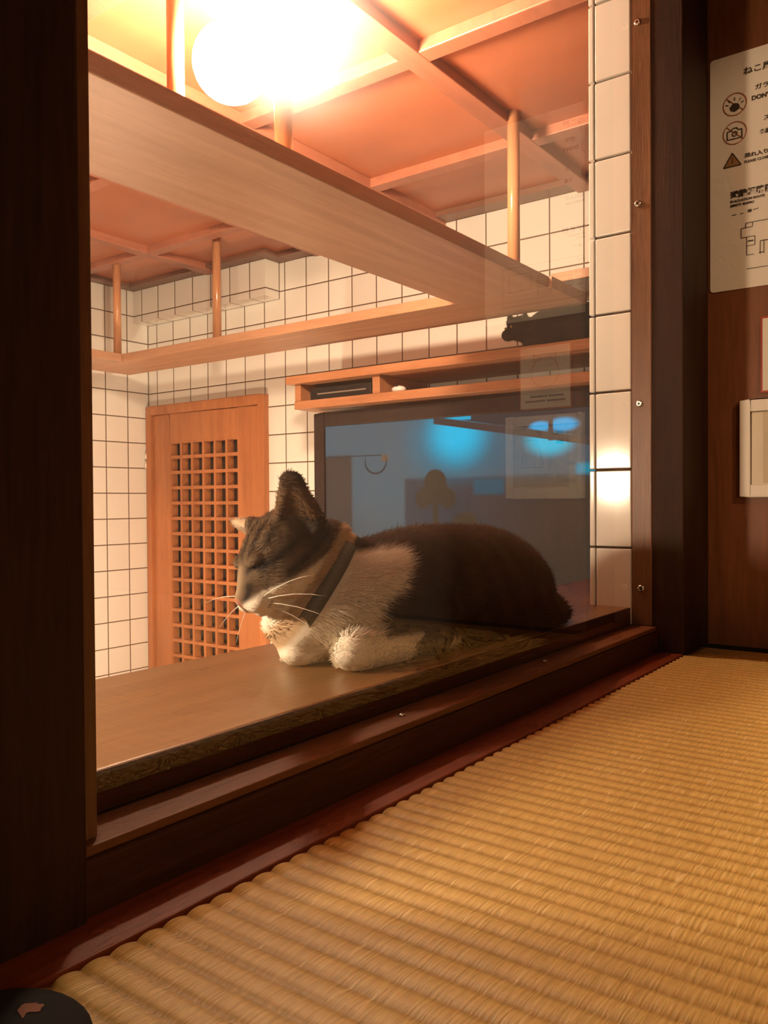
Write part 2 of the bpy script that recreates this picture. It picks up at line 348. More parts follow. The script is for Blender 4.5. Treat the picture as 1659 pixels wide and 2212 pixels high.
def hgt(x, y):
    ph = (x/pit) % 1.0
    wv = math.sin(math.pi*ph)**0.6
    k = math.floor(x/pit)
    j = math.sin(k*12.9898+math.floor(y/0.03+0.5)*78.233)*43758.5453; j -= math.floor(j)
    return -0.5229-0.0030*(1-wv)+0.0008*(j-0.5)*wv
for y in ys:
    for i in range(nx+1):
        x = X0+(X1-X0)*i/nx
        yy = y
        if y == ys[0]: yy = y-0.0035*(1-math.sin(math.pi*((x/pit) % 1.0)))
        tb.v.append((x, yy, hgt(x, y)))
for a in range(len(ys)-1):
    for i in range(nx):
        q = a*(nx+1)+i; tb.f.append((q, q+1, q+nx+2, q+nx+1)); tb.sm.append(True)
# edge skirt
i0 = len(tb.v)
for i in range(nx+1): v = tb.v[i]; tb.v.append((v[0], v[1]+0.001, -0.60))
for i in range(nx): tb.f.append((i, i0+i, i0+i+1, i+1)); tb.sm.append(False)
tm = thing('tatami_mat', (1.6, -1.5, -0.60), 'straw coloured ribbed tatami mat filling the foreground', 'mat')
tb.build('rush_surface', M['tatami'], tm)
box('border', 'matstrip', (2.972, 3.075, -4.9, YT-0.002, -0.60, -0.524), tm, bevel=0.004)  # plain black strip between the mat and the wooden wall
# left continuation of the flooring (outside the picture)
tag(box('floor_tatami', 'tatami', (-2.6, 0.078, -5.0, YT, -0.60, -0.526), bevel=0), 'tatami flooring left of the picture', 'floor', kind='structure')

# ------------------------------------------------------------------ hanging cat walkway
wk = thing('cat_walkway', (3.0, 2.0, 1.30), 'pale wooden cat walkway hung from the ceiling on round posts', 'walkway')
zb, zt = 1.30, 1.372
box('board', 'walk', (-1.2, 4.683, 1.20, 1.875, zb, zt), wk, bevel=0.005)
box('board', 'walk_y', (4.686, 5.23, 1.18, 6.12, zb, zt), wk, bevel=0.005)
box('board', 'walk', (-0.8, 4.683, 5.48, 6.12, zb, zt), wk, bevel=0.005)
for (x, y) in ((2.44, 1.30), (2.30, 1.79), (4.42, 1.30), (4.93, 4.46), (4.78, 5.68), (0.6, 1.30)):
    pb = B(); pb.tube([(x, y, zt), (x, y, 2.31)], 0.037, 24); pb.build('hanging_post', M['dowel'], wk)
    pb = B(); pb.tube([(x, y, 2.225), (x, y, 2.305)], 0.055, 24)
stp = box('cat_step', 'walk_y', (5.30, XB-0.0005, 0.6, 1.47, 1.50, 1.565)); tag(stp, 'small brown wooden step on the tiled wall at upper right above the walkway', 'shelf')

# ------------------------------------------------------------------ media shelf, TV and what stands there
ms = thing('media_shelf', (5.36, 2.0, 0.75), 'long orange pine open shelf unit above the television', 'shelf')
box('top_board', 'shelf', (5.00, XB-0.002, 0.30, 3.715, 0.962, 1.027), ms)
box('bottom_board', 'shelf', (5.04, XB-0.002, 0.32, 3.655, 0.755, 0.822), ms)
box('side_panel', 'shelf', (5.045, XB-0.004, 3.59, 3.653, 0.8225, 0.9615), ms)
box('divider', 'shelf', (5.045, XB-0.004, 2.775, 2.845, 0.8225, 0.9615), ms)
rec = thing('disc_recorder', (5.35, 3.2, 0.823), 'black disc recorder with a silver strip in the left shelf compartment', 'recorder')
box('case', 'black', (5.10, 5.62, 2.90, 3.53, 0.826, 0.925), rec, bevel=0.006)
box('trim_strip', 'silver', (5.094, 5.1005, 2.95, 3.45, 0.868, 0.880), rec, bevel=0.001)
pk = B(); pk.ball((5.14, 2.66, 0.848), 0.06, 28, 14, (0.8, 1, 0.5)); o = pk.build('wireless_mouse', M['puck'], bevel=0)
tag(o, 'small rounded white object lying right of the divider on the shelf', 'mouse')
box('wheel', 'bezel', (5.095, 5.12, 2.652, 2.668, 0.868, 0.880), o, bevel=0.002)

tv = thing('television', (5.3, 2.1, -0.94), 'big flat television with grey frame on the tiled wall behind the cat', 'television')
TY0, TY1, TZ0, TZ1, TX = 0.62, 3.55, -0.94, 0.722, 5.16
fb = B()
bz = 0.112
fb.box(TX, TX+0.10, TY1-bz, TY1, TZ0, TZ1); fb.box(TX, TX+0.10, TY0, TY0+bz, TZ0, TZ1); fb.box(TX, TX+0.10, TY0+bz, TY1-bz, TZ1-bz, TZ1); fb.box(TX, TX+0.10, TY0+bz, TY1-bz, TZ0, TZ0+bz+0.05)
fb.build('bezel', M['bezel'], tv, bevel=0.008)
box('back_cover', 'black', (TX+0.105, XB-0.15, TY0+0.1, TY1-0.1, TZ0+0.1, TZ1-0.1), tv)
box('wall_bracket', 'black', (XB-0.15, XB-0.002, 1.7, 2.5, -0.5, 0.3), tv)
# switched-off screen: room reflections painted on as a glowing pattern
m, nt, out = newmat('painted screen reflections')
tc = N(nt, 'ShaderNodeNewGeometry'); sp = N(nt, 'ShaderNodeSeparateXYZ'); L(nt, tc.outputs['Position'], sp.inputs[0])
Yv = math_(nt, 'DIVIDE', sp.outputs[1], S); Zv = math_(nt, 'SUBTRACT', math_(nt, 'DIVIDE', sp.outputs[2], S), Z0)
def sstep(v, a, b_):
    r = N(nt, 'ShaderNodeMapRange'); r.interpolation_type = 'SMOOTHSTEP'; r.inputs[1].default_value = a; r.inputs[2].default_value = b_; L(nt, v, r.inputs[0]); return r.outputs[0]
def rect(y0, y1, z0, z1, s=0.015):
    q = math_(nt, 'MULTIPLY', sstep(Yv, y0-s, y0+s), math_(nt, 'SUBTRACT', 1.0, sstep(Yv, y1-s, y1+s)))
    r = math_(nt, 'MULTIPLY', sstep(Zv, z0-s, z0+s), math_(nt, 'SUBTRACT', 1.0, sstep(Zv, z1-s, z1+s)))
    return math_(nt, 'MULTIPLY', q, r)
def blob(y, z_, ry, rz, soft=1.0):
    a = math_(nt, 'DIVIDE', math_(nt, 'SUBTRACT', Yv, y), ry); c = math_(nt, 'DIVIDE', math_(nt, 'SUBTRACT', Zv, z_), rz)
    d = math_(nt, 'SQRT', math_(nt, 'ADD', math_(nt, 'MULTIPLY', a, a), math_(nt, 'MULTIPLY', c, c)))
    r = N(nt, 'ShaderNodeMapRange'); r.interpolation_type = 'SMOOTHSTEP'; r.inputs[1].default_value = 1+soft; r.inputs[2].default_value = max(0.0, 1-soft); L(nt, d, r.inputs[0]); return r.outputs[0]
nz = N(nt, 'ShaderNodeTexNoise'); nz.inputs['Scale'].default_value = 1; nz.inputs['Detail'].default_value = 4
mpp = N(nt, 'ShaderNodeMapping'); mpp.inputs['Scale'].default_value = (1, 26, 1.6); L(nt, tc.outputs['Position'], mpp.inputs[0]); L(nt, mpp.outputs[0], nz.inputs['Vector'])
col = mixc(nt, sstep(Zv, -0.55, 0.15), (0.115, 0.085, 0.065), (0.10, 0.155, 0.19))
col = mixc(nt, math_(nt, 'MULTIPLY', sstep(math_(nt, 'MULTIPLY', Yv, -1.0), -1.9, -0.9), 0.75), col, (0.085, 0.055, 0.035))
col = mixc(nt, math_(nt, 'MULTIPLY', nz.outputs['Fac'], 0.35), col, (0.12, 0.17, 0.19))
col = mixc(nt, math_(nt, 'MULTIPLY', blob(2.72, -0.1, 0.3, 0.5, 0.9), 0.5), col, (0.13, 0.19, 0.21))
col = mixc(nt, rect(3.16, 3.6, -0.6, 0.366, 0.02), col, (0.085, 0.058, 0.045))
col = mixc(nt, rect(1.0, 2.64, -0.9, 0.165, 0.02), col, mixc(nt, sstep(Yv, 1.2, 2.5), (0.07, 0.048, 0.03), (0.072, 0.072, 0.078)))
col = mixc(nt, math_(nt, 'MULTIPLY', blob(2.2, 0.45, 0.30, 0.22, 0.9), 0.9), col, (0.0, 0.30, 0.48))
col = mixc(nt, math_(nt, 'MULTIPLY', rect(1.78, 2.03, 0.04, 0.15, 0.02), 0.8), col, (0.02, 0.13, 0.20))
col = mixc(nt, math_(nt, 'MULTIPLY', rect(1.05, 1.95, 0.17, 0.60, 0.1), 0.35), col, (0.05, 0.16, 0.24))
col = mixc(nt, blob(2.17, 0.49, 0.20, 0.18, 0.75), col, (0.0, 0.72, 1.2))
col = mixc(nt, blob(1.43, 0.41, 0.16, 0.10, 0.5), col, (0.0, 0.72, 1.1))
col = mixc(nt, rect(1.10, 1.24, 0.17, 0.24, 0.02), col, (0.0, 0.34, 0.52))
# slanted walkway edge, as reflected in the screen
sl = math_(nt, 'SUBTRACT', Zv, math_(nt, 'MULTIPLY_ADD', Yv, 0.172, 0.178))
band = math_(nt, 'MULTIPLY', math_(nt, 'MULTIPLY', sstep(sl, -0.022, -0.012), math_(nt, 'SUBTRACT', 1.0, sstep(sl, 0.03, 0.045))), math_(nt, 'SUBTRACT', 1.0, sstep(Yv, 2.36, 2.39)))
above = math_(nt, 'MULTIPLY', sstep(sl, 0.03, 0.045), math_(nt, 'SUBTRACT', 1.0, sstep(Yv, 2.36, 2.39)))
col = mixc(nt, above, col, (0.055, 0.045, 0.045))
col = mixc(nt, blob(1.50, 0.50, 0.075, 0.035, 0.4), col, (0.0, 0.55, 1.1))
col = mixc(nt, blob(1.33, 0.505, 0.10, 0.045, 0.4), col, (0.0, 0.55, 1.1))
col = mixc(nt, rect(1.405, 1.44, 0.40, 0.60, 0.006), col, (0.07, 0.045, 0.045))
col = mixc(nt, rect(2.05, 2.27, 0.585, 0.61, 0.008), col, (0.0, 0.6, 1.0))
col = mixc(nt, band, col, (0.075, 0.052, 0.045))
# tree silhouette
tree = math_(nt, 'MAXIMUM', blob(2.36, 0.05, 0.13, 0.09, 0.10), math_(nt, 'MAXIMUM', blob(2.36, 0.13, 0.10, 0.10, 0.10), rect(2.335, 2.385, -0.30, 0.0, 0.012)))
tree = math_(nt, 'MAXIMUM', tree, math_(nt, 'MAXIMUM', blob(2.47, 0.01, 0.07, 0.075, 0.1), blob(2.25, 0.01, 0.07, 0.075, 0.1)))
tree = math_(nt, 'MAXIMUM', tree, blob(2.10, -0.17, 0.11, 0.08, 0.25))
col = mixc(nt, tree, col, (0.082, 0.058, 0.032))
col = mixc(nt, math_(nt, 'MULTIPLY', blob(2.83, 0.33, 0.035, 0.03, 0.4), 0.9), col, (0.24, 0.13, 0.06))
ln = math_(nt, 'MULTIPLY', blob(2.92, 0.30, 0.11, 0.095, 0.07), math_(nt, 'SUBTRACT', 1.0, blob(2.92, 0.315, 0.10, 0.095, 0.07)))
col = mixc(nt, ln, col, (0.04, 0.04, 0.045))
col = mixc(nt, rect(2.86, 3.42, 0.352, 0.360, 0.003), col, (0.05, 0.045, 0.045))
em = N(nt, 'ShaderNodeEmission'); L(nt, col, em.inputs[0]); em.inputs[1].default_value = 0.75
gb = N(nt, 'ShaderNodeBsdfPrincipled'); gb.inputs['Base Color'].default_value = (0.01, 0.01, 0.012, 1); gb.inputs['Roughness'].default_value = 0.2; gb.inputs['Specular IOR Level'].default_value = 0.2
ad = N(nt, 'ShaderNodeAddShader'); L(nt, em.outputs[0], ad.inputs[0]); L(nt, gb.outputs[0], ad.inputs[1]); L(nt, ad.outputs[0], out.inputs[0]); M['tvrefl'] = m; m.cycles.emission_sampling = 'NONE'
B().box(TX+0.02, TX+0.10, TY0+bz-0.01, TY1-bz+0.01, TZ0+bz, TZ1-bz+0.01).build('screen', M['tvrefl'], tv)

# ------------------------------------------------------------------ door
dr = thing('door_1', (5.7, 5.52, ZF), 'orange wooden lattice door in the far tiled wall', 'door', kind='structure')
fm = B(); fm.box(5.655, 5.80, DY1-0.085, DY1, ZF, DZ); fm.box(5.655, 5.80, DY0, DY0+0.085, ZF, DZ); fm.box(5.655, 5.80, DY0+0.085, DY1-0.085, DZ-0.095, DZ)
fm.build('door_frame', M['door'], dr, bevel=0.006)
lx0, lx1 = 5.69, 5.785
LY0, LY1, LZ1 = 5.015, 6.06, 0.635
LZ0 = LZ1-0.1625*18
lf = B(); lf.box(lx0, lx1, LY1, DY1-0.09, ZF+0.02, DZ-0.10); lf.box(lx0, lx1, DY0+0.09, LY0, ZF+0.02, DZ-0.10); lf.box(lx0, lx1, LY0, LY1, LZ1, DZ-0.10); lf.box(lx0, lx1, LY0, LY1, ZF+0.02, LZ0)
lf.build('door_leaf', M['door'], dr, bevel=0.005)
lt = B(); pw = 0.0155
n = 6
for i in range(n+1):
    y = LY0+(LY1-LY0)*i/n; a, c = (y-pw, y+pw)
    if i == 0: a = y
    if i == n: c = y
    lt.box(lx0+0.004, lx1-0.002, a, c, LZ0, LZ1)
for j in range(19):
    zz = LZ0+0.1625*j; lt.box(lx0+0.006, lx1-0.004, LY0, LY1, zz-0.017, zz+0.017)
lt.build('lattice', M['door'], dr, bevel=0.002)
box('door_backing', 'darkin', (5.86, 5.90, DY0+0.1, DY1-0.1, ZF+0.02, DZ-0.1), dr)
for z0_, z1_ in ((0.46, 0.535), (0.36, 0.45)):
    hb = B(); hb.tube([(5.65, 6.415, z0_), (5.65, 6.415, z1_)], 0.011, 12); hb.build('door_hinge', M['hinge'], dr)

# ------------------------------------------------------------------ notices on the sign wall
def textobj(body, y, z_, size, mat, parent, x=XS-0.0062, thick=0.0, rot=0.0, name='lettering', sx=1.0, bold=0.0, align='LEFT'):
    c = bpy.data.curves.new(name, 'FONT'); c.body = body; c.size = size*S; c.extrude = 0.0002; c.offset = bold*S; c.align_x = align; c.resolution_u = 3
    o = bpy.data.objects.new('tmp', c); COL.objects.link(o)
    dg = bpy.context.evaluated_depsgraph_get(); me = bpy.data.meshes.new_from_object(o.evaluated_get(dg))
    bpy.data.objects.remove(o)
    # local text x -> world -y, text y -> world z, normal -> -x
    mt = Matrix(((0, 0, -1, 0), (-1*sx, 0, 0, 0), (0, 1, 0, 0), (0, 0, 0, 1)))
    me.transform(mt)
    base = BASES[parent.name]; d = W((x, y, z_))-W(base)
    me.transform(Matrix.Translation(d)); me.name = name
    me.materials.clear(); me.materials.append(M[mat])
    o = bpy.data.objects.new(name, me); COL.objects.link(o); o.parent = parent
    return o
def ring(y, z_, r, wd_, x=XS-0.0062, n=40):
    b = B(); i = 0
    for k in range(n):
        t0, t1 = 2*math.pi*k/n, 2*math.pi*(k+1)/n
        b.quad((x, y+r*math.cos(t0), z_+r*math.sin(t0)), (x, y+r*math.cos(t1), z_+r*math.sin(t1)), (x, y+(r-wd_)*math.cos(t1), z_+(r-wd_)*math.sin(t1)), (x, y+(r-wd_)*math.cos(t0), z_+(r-wd_)*math.sin(t0)))
    return b
def line(b, p, q, wd_=0.003, x=XS-0.0062):
    d = Vector((q[0]-p[0], q[1]-p[1])); nrm = Vector((-d.y, d.x)).normalized()*wd_/2
    b.quad((x, p[0]+nrm.x, p[1]+nrm.y), (x, q[0]+nrm.x, q[1]+nrm.y), (x, q[0]-nrm.x, q[1]-nrm.y), (x, p[0]-nrm.x, p[1]-nrm.y))
def path(b, pts, wd_=0.003, close=False, x=XS-0.0062):
    for a, c in zip(pts, pts[1:]+([pts[0]] if close else [])): line(b, a, c, wd_, x)
def rounded(x, y0, y1, z0, z1, r, th):
    b = B(); pts = []
    for cy, cz, a0 in ((y1-r, z1-r, 0), (y0+r, z1-r, 90), (y0+r, z0+r, 180), (y1-r, z0+r, 270)):
        for k in range(7):
            t = math.radians(a0+15*k); pts.append((cy+r*math.cos(t), cz+r*math.sin(t)))
    b.quad(*[(x-th, p[0], p[1]) for p in pts]); b.quad(*[(x, p[0], p[1]) for p in reversed(pts)])
    for a, c in zip(pts, pts[1:]+pts[:1]): b.quad((x-th, a[0], a[1]), (x, a[0], a[1]), (x, c[0], c[1]), (x-th, c[0], c[1]))
    return b
# laminated poster, its film slightly crinkled
m = plain('crinkled laminated paper', (0.80, 0.71, 0.61), 0.13, 0.7)
nt = m.node_tree; pb_ = [n for n in nt.nodes if n.type == 'BSDF_PRINCIPLED'][0]
g_ = N(nt, 'ShaderNodeNewGeometry'); v_ = N(nt, 'ShaderNodeTexNoise'); v_.inputs['Scale'].default_value = 45; v_.inputs['Detail'].default_value = 2; v_.inputs['Distortion'].default_value = 1.0; L(nt, g_.outputs['Position'], v_.inputs['Vector'])
b_ = N(nt, 'ShaderNodeBump'); b_.inputs['Strength'].default_value = 0.35; b_.inputs['Distance'].default_value = 0.003; L(nt, v_.outputs['Fac'], b_.inputs['Height']); L(nt, b_.outputs[0], pb_.inputs['Normal'])
M['lam'] = m
p1 = thing('house_rules_poster', (XS, -0.46, 0.735), 'large laminated notice with round pictograms and a floor plan, highest on the wooden wall', 'poster')
rounded(XS-0.0005, -0.745, -0.183, 0.735, 1.559, 0.012, 0.004).build('sheet', M['lam'], p1)
X6 = XS-0.0062
textobj('ねこ屋', -0.295, 1.478, 0.027, 'ink', p1, bold=0.0006, sx=1.15)
textobj('ガラ', -0.332, 1.415, 0.020, 'ink', p1, bold=0.0004, sx=1.2)
textobj("DON'T", -0.322, 1.380, 0.021, 'ink', p1, bold=0.0008, sx=1.0)
textobj('ス', -0.360, 1.302, 0.020, 'ink', p1, bold=0.0004)
textobj('食品', -0.348, 1.258, 0.017, 'ink', p1, bold=0.0006)
textobj('恐れ入り', -0.300, 1.188, 0.017, 'ink', p1, bold=0.0005, sx=1.15)
textobj('PLEASE CLOSE', -0.298, 1.169, 0.0125, 'ink', p1, bold=0.0003)
textobj('避難経路図', -0.252, 1.058, 0.026, 'ink', p1, bold=0.0010, sx=1.08)
textobj('EVACUATION ROUTE', -0.252, 1.040, 0.0115, 'ink', p1, bold=0.0003)
textobj('避難経路 安全出口', -0.252, 1.026, 0.0095, 'ink', p1, bold=0.0003)
lg_ = B()
for a, c in ((-0.258, -0.272), (-0.285, -0.296)): line(lg_, (a, 0.996), (c, 0.997), 0.0025)
lg_.quad((X6, -0.310, 0.996), (X6, -0.322, 0.996), (X6, -0.322, 1.006), (X6, -0.310, 1.006)); line(lg_, (-0.327, 1.002), (-0.345, 1.004), 0.0025)
lg_.build('legend_marks', M['ink'], p1)
# pictogram: no knocking
pc = ring(-0.267, 1.383, 0.040, 0.0035); line(pc, (-0.240, 1.408), (-0.294, 1.358), 0.003); pc.build('pictogram_ring', M['inkred'], p1)
kn = B(); cpts = [(-0.267+0.017*math.cos(t), 1.372+0.015*math.sin(t)) for t in [math.radians(a) for a in (10, 60, 90, 130, 170, 215, 270, 325)]]
kn.quad(*[(X6-0.0003, p[0], p[1]) for p in cpts])
for a in (20, 50, 90, 130, 160): t = math.radians(a); line(kn, (-0.267+0.022*math.cos(t), 1.377+0.020*math.sin(t)), (-0.267+0.033*math.cos(t), 1.377+0.030*math.sin(t)), 0.003, X6-0.0003)
kn.build('pictogram', M['ink'], p1)
pc = ring(-0.267, 1.283, 0.040, 0.0030); line(pc, (-0.240, 1.308), (-0.294, 1.258), 0.0025); pc.build('pictogram_ring', M['inkred'], p1)
cm = ring(-0.267, 1.280, 0.0095, 0.0035, X6-0.0003); path(cm, [(-0.242, 1.263), (-0.242, 1.292), (-0.256, 1.292), (-0.260, 1.300), (-0.274, 1.300), (-0.278, 1.292), (-0.291, 1.292), (-0.291, 1.263)], 0.0035, True, X6-0.0003)
cm.build('pictogram', M['ink'], p1)
tg = B(); path(tg, [(-0.230, 1.168), (-0.288, 1.168), (-0.259, 1.214)], 0.004, True, X6-0.0003); line(tg, (-0.259, 1.176), (-0.259, 1.200), 0.003, X6-0.0005); tg.build('warning_outline', M['ink'], p1)
tg = B(); tg.quad((X6, -0.233, 1.169), (X6, -0.286, 1.169), (X6, -0.259, 1.212)); tg.build('warning_triangle', plain('brown ink fill', (0.33, 0.16, 0.06), 0.5), p1)
mpz = B()
path(mpz, [(-0.303, 0.960), (-0.325, 0.960), (-0.325, 0.944), (-0.303, 0.944)], 0.0022, True)
path(mpz, [(-0.325, 0.960), (-0.66, 0.960), (-0.66, 0.80), (-0.306, 0.80)], 0.0022)
path(mpz, [(-0.303, 0.944), (-0.288, 0.944), (-0.288, 0.911), (-0.306, 0.911), (-0.306, 0.848), (-0.330, 0.848)], 0.0022)
path(mpz, [(-0.306, 0.911), (-0.333, 0.911), (-0.333, 0.880), (-0.306, 0.880)], 0.0022)
path(mpz, [(-0.350, 0.890), (-0.350, 0.845)], 0.0022); path(mpz, [(-0.362, 0.890), (-0.362, 0.845)], 0.0022); line(mpz, (-0.350, 0.890), (-0.44, 0.890)); line(mpz, (-0.346, 0.850), (-0.362, 0.850))
for k in range(6): line(mpz, (-0.44, 0.90-0.012*k), (-0.50, 0.90-0.012*k), 0.0015)
path(mpz, [(-0.44, 0.91), (-0.50, 0.91), (-0.50, 0.83), (-0.44, 0.83)], 0.0022, True); path(mpz, [(-0.53, 0.93), (-0.63, 0.93), (-0.63, 0.86), (-0.53, 0.86)], 0.0022, True)
line(mpz, (-0.310, 0.896), (-0.328, 0.896), 0.005)
mpz.build('floor_plan', M['ink'], p1)
# red framed notice
p2 = thing('red_edged_notice', (XS, -0.468, 0.365), 'white notice with a dark red border, between poster and white frame', 'sign')
box('border', 'red', (XS-0.006, XS-0.001, -0.585, -0.351, 0.364, 0.628), p2, bevel=0.001)
box('sheet', 'paper', (XS-0.0085, XS-0.0062, -0.577, -0.358, 0.371, 0.620), p2, bevel=0.0)
lo = ring(-0.468, 0.515, 0.062, 0.003, XS-0.0088); 
for s_ in (-1, 1): path(lo, [(-0.468+s_*0.045, 0.556), (-0.468+s_*0.050, 0.590), (-0.468+s_*0.018, 0.574)], 0.003, False, XS-0.0088)
lo.build('cat_drawing', M['inkred'], p2)
tk = B()
for r_, (z1_, n_) in enumerate(((0.415, 22), (0.396, 26))):
    for k in range(n_):
        y = -0.380-0.0068*k-(0.006 if r_ == 0 else 0)
        if random.random() < 0.9: tk.quad((XS-0.0088, y, z1_), (XS-0.0088, y-0.0045, z1_), (XS-0.0088, y-0.0045, z1_+random.uniform(0.005, 0.009)), (XS-0.0088, y, z1_+0.008))
tk.build('fine_print', M['ink'], p2)
# white framed card
p3 = thing('framed_card', (XS, -0.463, 0.004), 'white framed cream card, lowest on the wooden wall', 'picture frame')
fw = B(); xa, xb = XS-0.026, XS-0.001
fw.box(xa, xb, -0.640, -0.605, 0.004, 0.340); fw.box(xa, xb, -0.321, -0.286, 0.004, 0.340); fw.box(xa, xb, -0.605, -0.321, 0.300, 0.340); fw.box(xa, xb, -0.605, -0.321, 0.004, 0.046)
fw.build('frame', M['white'], p3, bevel=0.003)
box('card', 'cream', (XS-0.016, XS-0.012, -0.605, -0.321, 0.046, 0.300), p3, bevel=0)
cb = B(); cb.box(XS-0.0175, XS-0.0162, -0.600, -0.362, 0.05, 0.296); cb.build('mount', M['beige'], p3)
dl = B(); xx = XS-0.0178
path(dl, [(-0.3225, 0.0475), (-0.3225, 0.2985), (-0.6, 0.2985)], 0.0022, False, XS-0.0165)
path(dl, [(-0.50, 0.24), (-0.56, 0.24), (-0.57, 0.13), (-0.47, 0.13)], 0.002, True, xx); path(dl, [(-0.44, 0.10), (-0.55, 0.10)], 0.002, False, xx)
for zz in (0.262, 0.222): dl.quad((xx, -0.385, zz), (xx, -0.415, zz), (xx, -0.415, zz+0.014), (xx, -0.385, zz+0.014))
dl.build('line_drawing', M['ink'], p3)

# ------------------------------------------------------------------ small cloth pouch in the near corner of the mat
bg = thing('cloth_pouch', (0.40, -0.25, -0.523), 'black cloth pouch with a small faded pink patch at the lower left corner', 'pouch')
pbg = B(); PC = (0.380, -0.272, -0.4975); pbg.ball(PC, 0.090, 36, 18, (0.95, 1.0, 0.28)); pbg.build('pouch_body', M['bagcloth'], bg)
def ptop(x, y, e=0.0006):
    return (x, y, PC[2]+0.28*math.sqrt(max(0, 0.090**2-((x-PC[0])/0.95)**2-(y-PC[1])**2))+e)
pp = B(); x0, y0, n_ = 0.404, -0.268, 6
for i in range(n_):
    for j in range(n_):
        q_ = lambda a, b_: ptop(x0+0.022*(a/n_)*(1-0.15*math.sin(b_*1.4))-0.004*(b_/n_), y0-0.016*(b_/n_)-0.003*math.cos(a*1.2))
        pp.quad(q_(i, j), q_(i+1, j), q_(i+1, j+1), q_(i, j+1))
pp.build('woven_patch', M['patch'], bg)
CATH = 0.0055; NFUR = 90000
# ------------------------------------------------------------------ cats (one continuous sculpted surface each, fur strands as a child)
import numpy as np
def ell(P, c, r, Rm=None):
    q = P-np.array(c)
    if Rm is not None: q = q@Rm
    r = np.array(r, float)
    k0 = np.linalg.norm(q/r, axis=-1); k1 = np.linalg.norm(q/(r*r), axis=-1)
    return k0*(k0-1.0)/np.maximum(k1, 1e-9)
def cone(P, a, b, ra, rb, flat=None, Rm=None):
    a = np.array(a, float); b = np.array(b, float)
    ab = b-a; t = np.clip(((P-a)@ab)/(ab@ab), 0, 1)
    d = P-a-t[..., None]*ab
    if flat is not None:
        n, k = flat; n = np.array(n, float); d = d+(d@n)[..., None]*n*(k-1)
    return np.linalg.norm(d, axis=-1)-(ra+(rb-ra)*t)
def smin(a, b, k):
    h = np.clip(0.5+0.5*(b-a)/k, 0, 1)
    return b*(1-h)+a*h-k*h*(1-h)
def smax(a, b, k): return -smin(-a, -b, k)
def unit(v): v = np.array(v, float); return v/np.linalg.norm(v)
def surface_nets(fn, lo, hi, h):
    lo = np.array(lo); n = np.ceil((np.array(hi)-lo)/h).astype(int)+1
    ax = [lo[i]+h*np.arange(n[i]) for i in range(3)]
    F = np.empty(tuple(n))
    for i in range(n[0]):
        g = np.stack(np.meshgrid([ax[0][i]], ax[1], ax[2], indexing='ij'), -1).reshape(-1, 3)
        F[i] = fn(g).reshape(n[1], n[2])
    ins = F < 0
    cs = np.zeros(tuple(n-1), int)
    for dx in (0, 1):
        for dy in (0, 1):
            for dz in (0, 1): cs += ins[dx:n[0]-1+dx, dy:n[1]-1+dy, dz:n[2]-1+dz]
    act = (cs > 0) & (cs < 8)
    idx = -np.ones(tuple(n-1), int); ii = np.argwhere(act); idx[act] = np.arange(len(ii))
    acc = np.zeros((len(ii), 3)); cnt = np.zeros(len(ii))
    cor = [(x, y, z) for x in (0, 1) for y in (0, 1) for z in (0, 1)]
    for a in cor:
        for ax_ in range(3):
            if a[ax_]: continue
            b = list(a); b[ax_] = 1
            fa = F[ii[:, 0]+a[0], ii[:, 1]+a[1], ii[:, 2]+a[2]]; fb = F[ii[:, 0]+b[0], ii[:, 1]+b[1], ii[:, 2]+b[2]]
            m_ = (fa < 0) != (fb < 0)
            t = np.where(m_, fa/np.where(m_, fa-fb, 1), 0)
            p = np.array(a, float)[None]+np.zeros((len(ii), 3)); p[:, ax_] += t
            acc[m_] += p[m_]; cnt[m_] += 1
    V = lo+(ii+acc/cnt[:, None])*h
    faces = []
    for ax_ in range(3):
        u, v = [(1, 2), (2, 0), (0, 1)][ax_]
        sl0 = [slice(1, n[k]-1) for k in range(3)]; sl0[ax_] = slice(0, n[ax_]-1)
        sl1 = list(sl0); sl1[ax_] = slice(1, n[ax_])
        A = ins[tuple(sl0)]; Bb = ins[tuple(sl1)]
        e = np.argwhere(A != Bb); e2 = e.copy()
        for k in range(3):
            if k != ax_: e2[:, k] += 1
        fl = A[A != Bb]
        def I(du, dv):
            q = e2.copy(); q[:, u] -= du; q[:, v] -= dv; return idx[q[:, 0], q[:, 1], q[:, 2]]
        q = np.stack([I(1, 1), I(0, 1), I(0, 0), I(1, 0)], 1)
        q[~fl] = q[~fl][:, ::-1]
        faces.append(q)
    return V, np.concatenate(faces)
def vnormals(fn, V, e=1e-3):
    g = np.stack([fn(V+np.array(d)*e)-fn(V-np.array(d)*e) for d in ((1, 0, 0), (0, 1, 0), (0, 0, 1))], 1)
    return g/np.maximum(np.linalg.norm(g, axis=1, keepdims=True), 1e-9)
def hash3(P, f):
    # cheap smooth value noise
    q = P*f; i = np.floor(q).astype(int); w = q-i; w = w*w*(3-2*w)
    def h(a, b, c):
        x = (a*374761393+b*668265263+c*2147483647) & 0xffffffff
        x = ((x ^ (x >> 13))*1274126177) & 0xffffffff
        return ((x ^ (x >> 16)) & 0xffff)/65535.0
    r = 0
    for dx in (0, 1):
        for dy in (0, 1):
            for dz in (0, 1):
                ww = (w[:, 0] if dx else 1-w[:, 0])*(w[:, 1] if dy else 1-w[:, 1])*(w[:, 2] if dz else 1-w[:, 2])
                r = r+ww*h(i[:, 0]+dx, i[:, 1]+dy, i[:, 2]+dz)
    return r
def ss(x, a, b): t = np.clip((x-a)/(b-a), 0, 1); return t*t*(3-2*t)
def mixn(a, b, t): return a*(1-t[:, None])+b*t[:, None]
